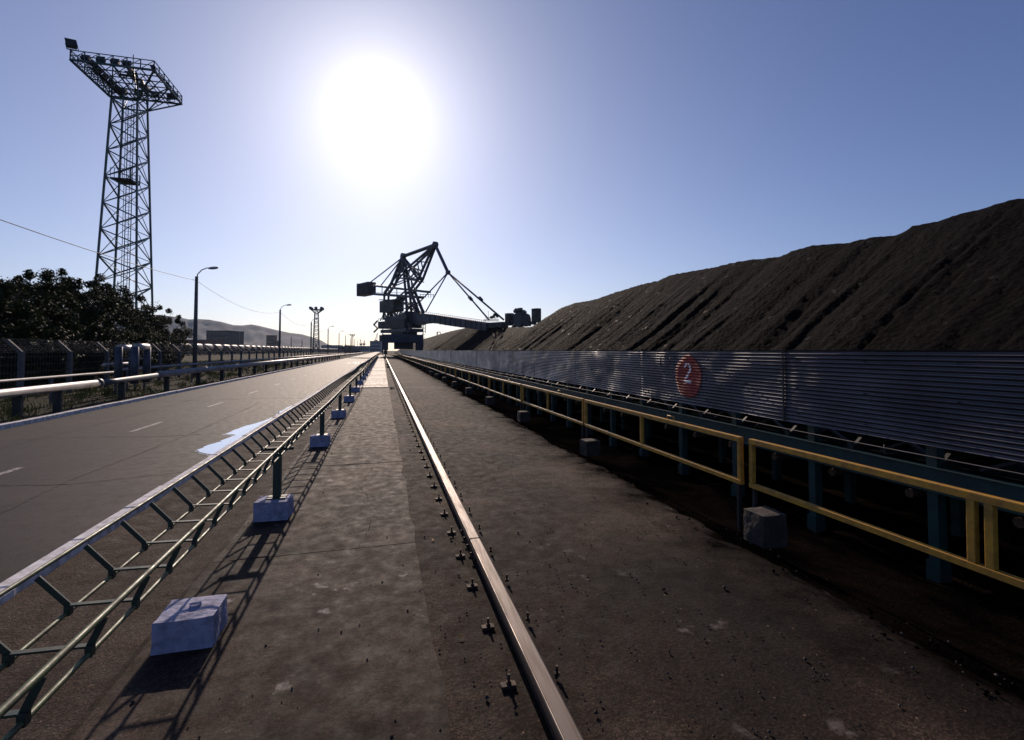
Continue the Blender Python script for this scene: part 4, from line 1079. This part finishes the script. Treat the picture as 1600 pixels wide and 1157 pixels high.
# ---- trees
def tree(x, y, h, wd, seed, label, dens=1.0):
    e = tag(empty('broadleaf_tree', (x, y, 0)), label, 'tree', 'trees behind the security fence'); r = random.Random(seed)
    tb = MB(); tips = []
    for k in range(3):
        a = k*2.1+r.random(); b = (math.cos(a)*.25, math.sin(a)*.25, 0)
        top = (math.cos(a)*wd*.35, math.sin(a)*wd*.35, h*.62)
        pts = [Vector(b).lerp(Vector(top), t)+Vector((r.uniform(-.15, .15), r.uniform(-.15, .15), 0)) for t in (0, .3, .6, 1)]
        tb.tube(pts, [.16, .12, .09, .05], 7)
        for q_ in range(5):
            p = pts[1+q_ % 3]; a2 = r.uniform(0, 6.28); t_ = p+Vector((math.cos(a2)*wd*.5*r.uniform(.5, 1), math.sin(a2)*wd*.5*r.uniform(.5, 1), h*r.uniform(.1, .35)))
            tb.tube([p, p.lerp(t_, .5)+Vector((0, 0, .2)), t_], [.06, .04, .015], 5)
    tb.build('trunk', MT['bark'], e)
    cb_ = []                          # clumps
    for k in range(int(74*dens)):
        for _ in range(50):
            q_ = Vector((r.uniform(-1, 1), r.uniform(-1, 1), r.uniform(-1, 1)))
            if .25 < q_.length < 1: break
        z = h*.50+q_.z*h*.46
        cb_.append((Vector((q_.x*wd, q_.y*wd, max(.4, z))), r.uniform(.28, .62)*(wd/3)**.5))
    for k in range(9):
        a = r.uniform(0, 6.28); cb_.append((Vector((math.cos(a)*wd*r.uniform(.3, .8), math.sin(a)*wd*r.uniform(.3, .8), h*r.uniform(.86, .98))), r.uniform(.22, .38)))
    lf = MB(); V = []; Fs = []
    for c, rad in cb_:
        for k in range(int(300*rad/.45)):
            q_ = Vector((r.gauss(0, 1), r.gauss(0, 1), r.gauss(0, 1))).normalized()*rad*(r.random()**.45)
            p = c+q_; s = r.uniform(.055, .115)
            a = Vector((r.uniform(-1, 1), r.uniform(-1, 1), r.uniform(-1, .4))).normalized(); b = a.cross(Vector((r.uniform(-1, 1), r.uniform(-1, 1), 1))).normalized()
            k0 = len(V); V += [p-a*s, p+b*s*.5, p+a*s, p-b*s*.5]; Fs.append((k0, k0+1, k0+2, k0+3))
    # leading twigs sticking out of the outline
    for k in range(26):
        a = r.uniform(0, 6.28); base = Vector((math.cos(a)*wd*.8, math.sin(a)*wd*.8, h*r.uniform(.45, .9))); tip = base+Vector((math.cos(a)*.5, math.sin(a)*.5, r.uniform(.2, .7)))
        for q_ in range(16):
            p = base.lerp(tip, q_/16)+Vector((r.gauss(0, .06), r.gauss(0, .06), r.gauss(0, .06))); s = r.uniform(.04, .09)
            aa = Vector((r.uniform(-1, 1), r.uniform(-1, 1), r.uniform(-1, 1))).normalized(); b = aa.cross(Vector((.3, .2, 1))).normalized()
            k0 = len(V); V += [p-aa*s, p+b*s*.5, p+aa*s, p-b*s*.5]; Fs.append((k0, k0+1, k0+2, k0+3))
    lf.add(V, Fs); lf.build('crown', MT['leaf'], e)
def tpos(px, X): d, y = at_X(px, X); return X, y, d
for i, (px, X, top, wd, lab) in enumerate((
    (-60, -17.5, 440, 2.8, 'dark tree partly outside the left edge of the view'),
    (22, -18.5, 432, 2.9, 'dark bushy tree second from the left edge, behind the fence'),
    (88, -19.5, 421, 3.1, 'tallest dark tree with a ragged top, left of the floodlight mast'),
    (135, -21.5, 436, 3.2, 'dark tree just left of the floodlight mast foot'),
    (178, -22.5, 449, 3.3, 'dark tree covering the foot of the floodlight mast'),
    (218, -23.5, 474, 3.2, 'lower tree right of the floodlight mast foot'),
    (254, -24.5, 492, 3.3, 'lowest tree at the right end of the tree row'),
    (60, -23, 450, 3.2, 'dark tree standing behind the tallest one'))):
    x, y, d = tpos(px, X); h = EYE+(548-top)/F*d
    tree(x, y, h, wd, 40+i, lab, 1.0 if i < 5 else .9)
# shrubs along the fence foot
for i, (px, X, top, wd) in enumerate(((10, -15.5, 505, 1.5), (60, -15.6, 512, 1.5), (110, -15.8, 508, 1.6), (150, -16, 515, 1.6), (200, -16.5, 520, 1.7), (236, -17, 526, 1.7))):
    x, y, d = tpos(px, X); tree(x, y, EYE+(548-top)/F*d, wd, 80+i, ['low dark shrub at the far left directly behind the fence', 'low shrub behind the second fence post', 'low shrub behind the third fence post', 'low shrub between third fence post and pipe loop', 'low shrub just left of the upright pipe loop', 'low shrub just right of the upright pipe loop'][i], .55)

# grass on the verge and tufts
mb = MB(); V = []; Fs = []; r = random.Random(17)
def blade(x, y, z, h, w_=.012):
    a = r.uniform(0, 6.28); l = h*r.uniform(.2, .7); dx, dy = math.cos(a), math.sin(a)
    k0 = len(V); V.extend([(x-dy*w_, y+dx*w_, z), (x+dy*w_, y-dx*w_, z), (x+dx*l*.4+dy*w_*.6, y+dy*l*.4-dx*w_*.6, z+h*.6), (x+dx*l, y+dy*l, z+h)]); Fs.append((k0, k0+1, k0+2, k0+3))
for i in range(1900):
    y = 2+75*r.random()**1.4; x = -9.1-4.6*r.random()**.8; hh = r.uniform(.08, .34)*(1.0 if fbm(x*.7, y*.7) > -.1 else .45)
    if fbm(x*.5, y*.4, 4) < -.18: continue
    for k in range(12): blade(x+r.gauss(0, .11), y+r.gauss(0, .11), .02, hh*r.uniform(.5, 1.1))
for i in range(2600):
    y = 10+90*r.random(); x = -14-16*r.random(); hh = r.uniform(.15, .5)
    for k in range(7): blade(x+r.gauss(0, .2), y+r.gauss(0, .2), -.05, hh*r.uniform(.5, 1.1), .02)
mb.add(V, Fs); tag(mb.build('grass', MT['grass']), 'rough grass growing under the pipeline and along the fence', 'grass', kind='stuff')
for i, (px, py, n_) in enumerate(((607, 571, 60), (610, 575, 90), (613, 608, 26))):
    V = []; Fs = []; x, y, z = at_ground(px, py); x = min(x, .62)
    for k in range(n_): blade(r.gauss(0, .07), r.gauss(0, .35 if i < 2 else .12), 0, r.uniform(.08, .26 if i < 2 else .12), .018)
    o = MB().add(V, Fs).build('weed_tuft', MT['grass']); o.location = (x, y, 0)
    tag(o, ['farthest green weed tuft beside the crane rail', 'larger green weed tuft beside the crane rail', 'small green weed tuft nearest the camera beside the rail'][i], 'weed', 'weeds beside the rail')

# ---- tank wagons
tw = empty('tank_wagon')
mb = MB(); mb.tube([(0, -5.4, 3.1), (0, -5.2, 3.1), (0, 5.2, 3.1), (0, 5.4, 3.1)], [1.1, 1.5, 1.5, 1.1], 18); mb.build('tank', MT['tank'], tw)
mb = MB(); mb.tube([(0, 0, 4.5), (0, 0, 4.85)], .45, 10); mb.bar((0, -2, 4.66), (0, 2, 4.66), .7, .06); mb.build('dome', MT['tank'], tw)
mb = MB(); mb.box(-1.3, 1.3, -5.9, 5.9, 1.15, 1.45); mb.build('underframe', MT['darksteel'], tw)
for y in (-3.9, 3.9):
    mb = MB(); mb.box(-1.1, 1.1, y-1.3, y+1.3, .45, 1.1)
    for q_ in (-.9, .9):
        for s in (-1, 1): mb.tube([(s*.7, y+q_, .5), (s*.85, y+q_, .5)], .48, 12)
    mb.build('bogie', MT['darksteel'], tw)
y = 92.; k = 0
while y < 900:
    o = tw if k == 0 else copy_tree(tw); o.location = (-70, y, 0); y += 12.15
    tag(o, 'grimy tank wagon in the long freight train across the field', 'tank wagon', 'tank wagons of the freight train'); k += 1
MB
mb = MB(); mb.box(-71.2, -68.8, 60, 930, -.1, .06); tag(mb.build('railway_track', MT['rust']), kind='structure')

# ---- far buildings
def bldg(x0, x1, ytop, d, name, mat, label, storeys, depth=30, cat='building', cols=8, roof=None, ybase=556):
    cx, cy = at_d((x0+x1)/2, d); e = tag(empty(name, (cx, cy, 0), -TH), label, cat)
    w_ = (x1-x0)/F*d; h = EYE+(548-ytop)/F*d
    MB().box(-w_/2, w_/2, 0, depth, -.5, h).build('wall', mat, e)
    MB().box(-w_/2-.3, w_/2+.3, -.3, depth+.3, h, h+.5).build('roof', roof or mat, e)
    ww = w_/cols
    for s in range(storeys):
        z0 = h*(s+.35)/storeys; hh = h/storeys*.42
        for c in range(cols):
            x = -w_/2+ww*(c+.5); MB().box(x-ww*.3, x+ww*.3, -.12, .0, z0, z0+hh).build('window', MT['glass'], e)
    return e
b = bldg(322, 358.5, 517.5, 560, 'factory_building', MT['bldg'], 'dark multi-storey industrial block below the hill', 4, 30, 'building', 7)
bldg(416, 427, 524.5, 760, 'tower_block', MT['bldg2'], 'narrow ochre tower block below the hill', 5, 12, 'building', 3)
bldg(427.5, 432, 533, 760, 'annexe_building', MT['bldg2'], 'low ochre annexe beside the narrow tower block', 2, 12, 'building', 2)
bldg(262, 321, 532, 420, 'long_shed', MT['redroof'], 'long low red-roofed shed left of the dark block', 1, 25, 'shed', 10, MT['redroof'])
bldg(528, 577, 541.5, 760, 'warehouse', MT['ship'], 'long low grey-blue warehouse near the end of the road', 1, 30, 'warehouse', 14)
bldg(502, 527, 540, 900, 'storage_hall', MT['ship'], 'low pale hall under the end of the hill', 1, 30, 'hall', 8)
sb = bldg(578, 594.5, 533.5, 680, 'harbour_building', MT['ship'], 'pale grey-blue harbour building with bands of windows at the end of the road', 3, 16, 'building', 9)
def jib(px, ybase, ytop, d, lean, name, label):
    e = tag(empty(name, (*at_d(px, d), 0), -TH), label, 'crane'); s = d/F
    h0 = EYE+(548-ybase)*s; h1 = EYE+(548-ytop)*s
    mb = MB(); mb.bar((-1.5, 0, 0), (-1.0, 0, h0), .6); mb.bar((1.5, 0, 0), (1.0, 0, h0), .6)
    for k in range(5): mb.bar((-1.3, 0, h0*k/5), (1.3, 0, h0*(k+1)/5), .3)
    mb.build('tower', MT['crane'], e)
    mb = MB(); mb.bar((-1.8*1, 0, h0), (lean*s, 0, h1), .55); mb.bar((1.2, 0, h0), (lean*s, 0, h1), .4)
    for k in range(1, 6): t = k/6; mb.bar((-1.8+(lean*s+1.8)*t, 0, h0+(h1-h0)*t), (1.2+(lean*s-1.2)*min(1, t+.12), 0, h0+(h1-h0)*min(1, t+.12)), .25)
    mb.build('jib', MT['crane'], e); MB().box(-2.2, 2.0, -1.5, 1.5, h0-1.5, h0+1.2).build('cab', MT['crane'], e)
jib(587.5, 533, 520.5, 700, 2.2, 'harbour_crane', 'slim harbour crane with raised jib above the harbour building')
for i, (px, yt) in enumerate(((564, 530), (569, 532))): jib(px, 538, yt, 900, 1.0*(1 if i else -1), 'harbour_crane', ['faint distant harbour crane above the left part of the warehouse', 'faint distant harbour crane right of its twin over the warehouse'][i])
for i, (px, X) in enumerate(((540, -30), (545, -33), (549, -28))):
    d = 430; x, y = at_d(px, d+i*20); tree(x, y, 7.0, 4.2, 120+i, ['left one of three small dark trees at the road end', 'middle one of three small dark trees at the road end', 'right one of three small dark trees at the road end'][i], .6)
# catenary masts along the railway
for i, px in enumerate((373.5, 455, 472)):
    d = (330, 430, 470)[i]; x, y = at_d(px, d); yt = (517.5, 527, 529)[i]
    mb = MB(); h = EYE+(548-yt)/F*d; mb.tube([(0, 0, 0), (0, 0, h)], [.45, .3], 6); o = mb.build('mast_pole', MT['pole']); o.location = (x, y, 0)
    tag(o, ['plain dark pole between the dark block and the second street lamp', 'plain dark pole just right of the second street lamp', 'thin plain pole left of the distant floodlight mast'][i], 'pole', 'plain poles by the railway')

# ---- haze
HAZE = True
if HAZE:
    m_ = bpy.data.materials.new('air_haze'); m_.use_nodes = True; t = m_.node_tree
    for n in list(t.nodes):
        if n.type == 'BSDF_PRINCIPLED': t.nodes.remove(n)
    pv = t.nodes.new('ShaderNodeVolumePrincipled'); pv.inputs['Color'].default_value = (.55, .72, 1, 1); pv.inputs['Density'].default_value = .00005
    pv.inputs['Anisotropy'].default_value = .3
    t.links.new(pv.outputs[0], t.nodes['Material Output'].inputs['Volume'])
    o = MB().box(-5700, 5700, -400, 5700, -1.8, 225).build('haze', m_); tag(o, 'thin pale haze in the air over the whole yard', 'haze', kind='stuff')
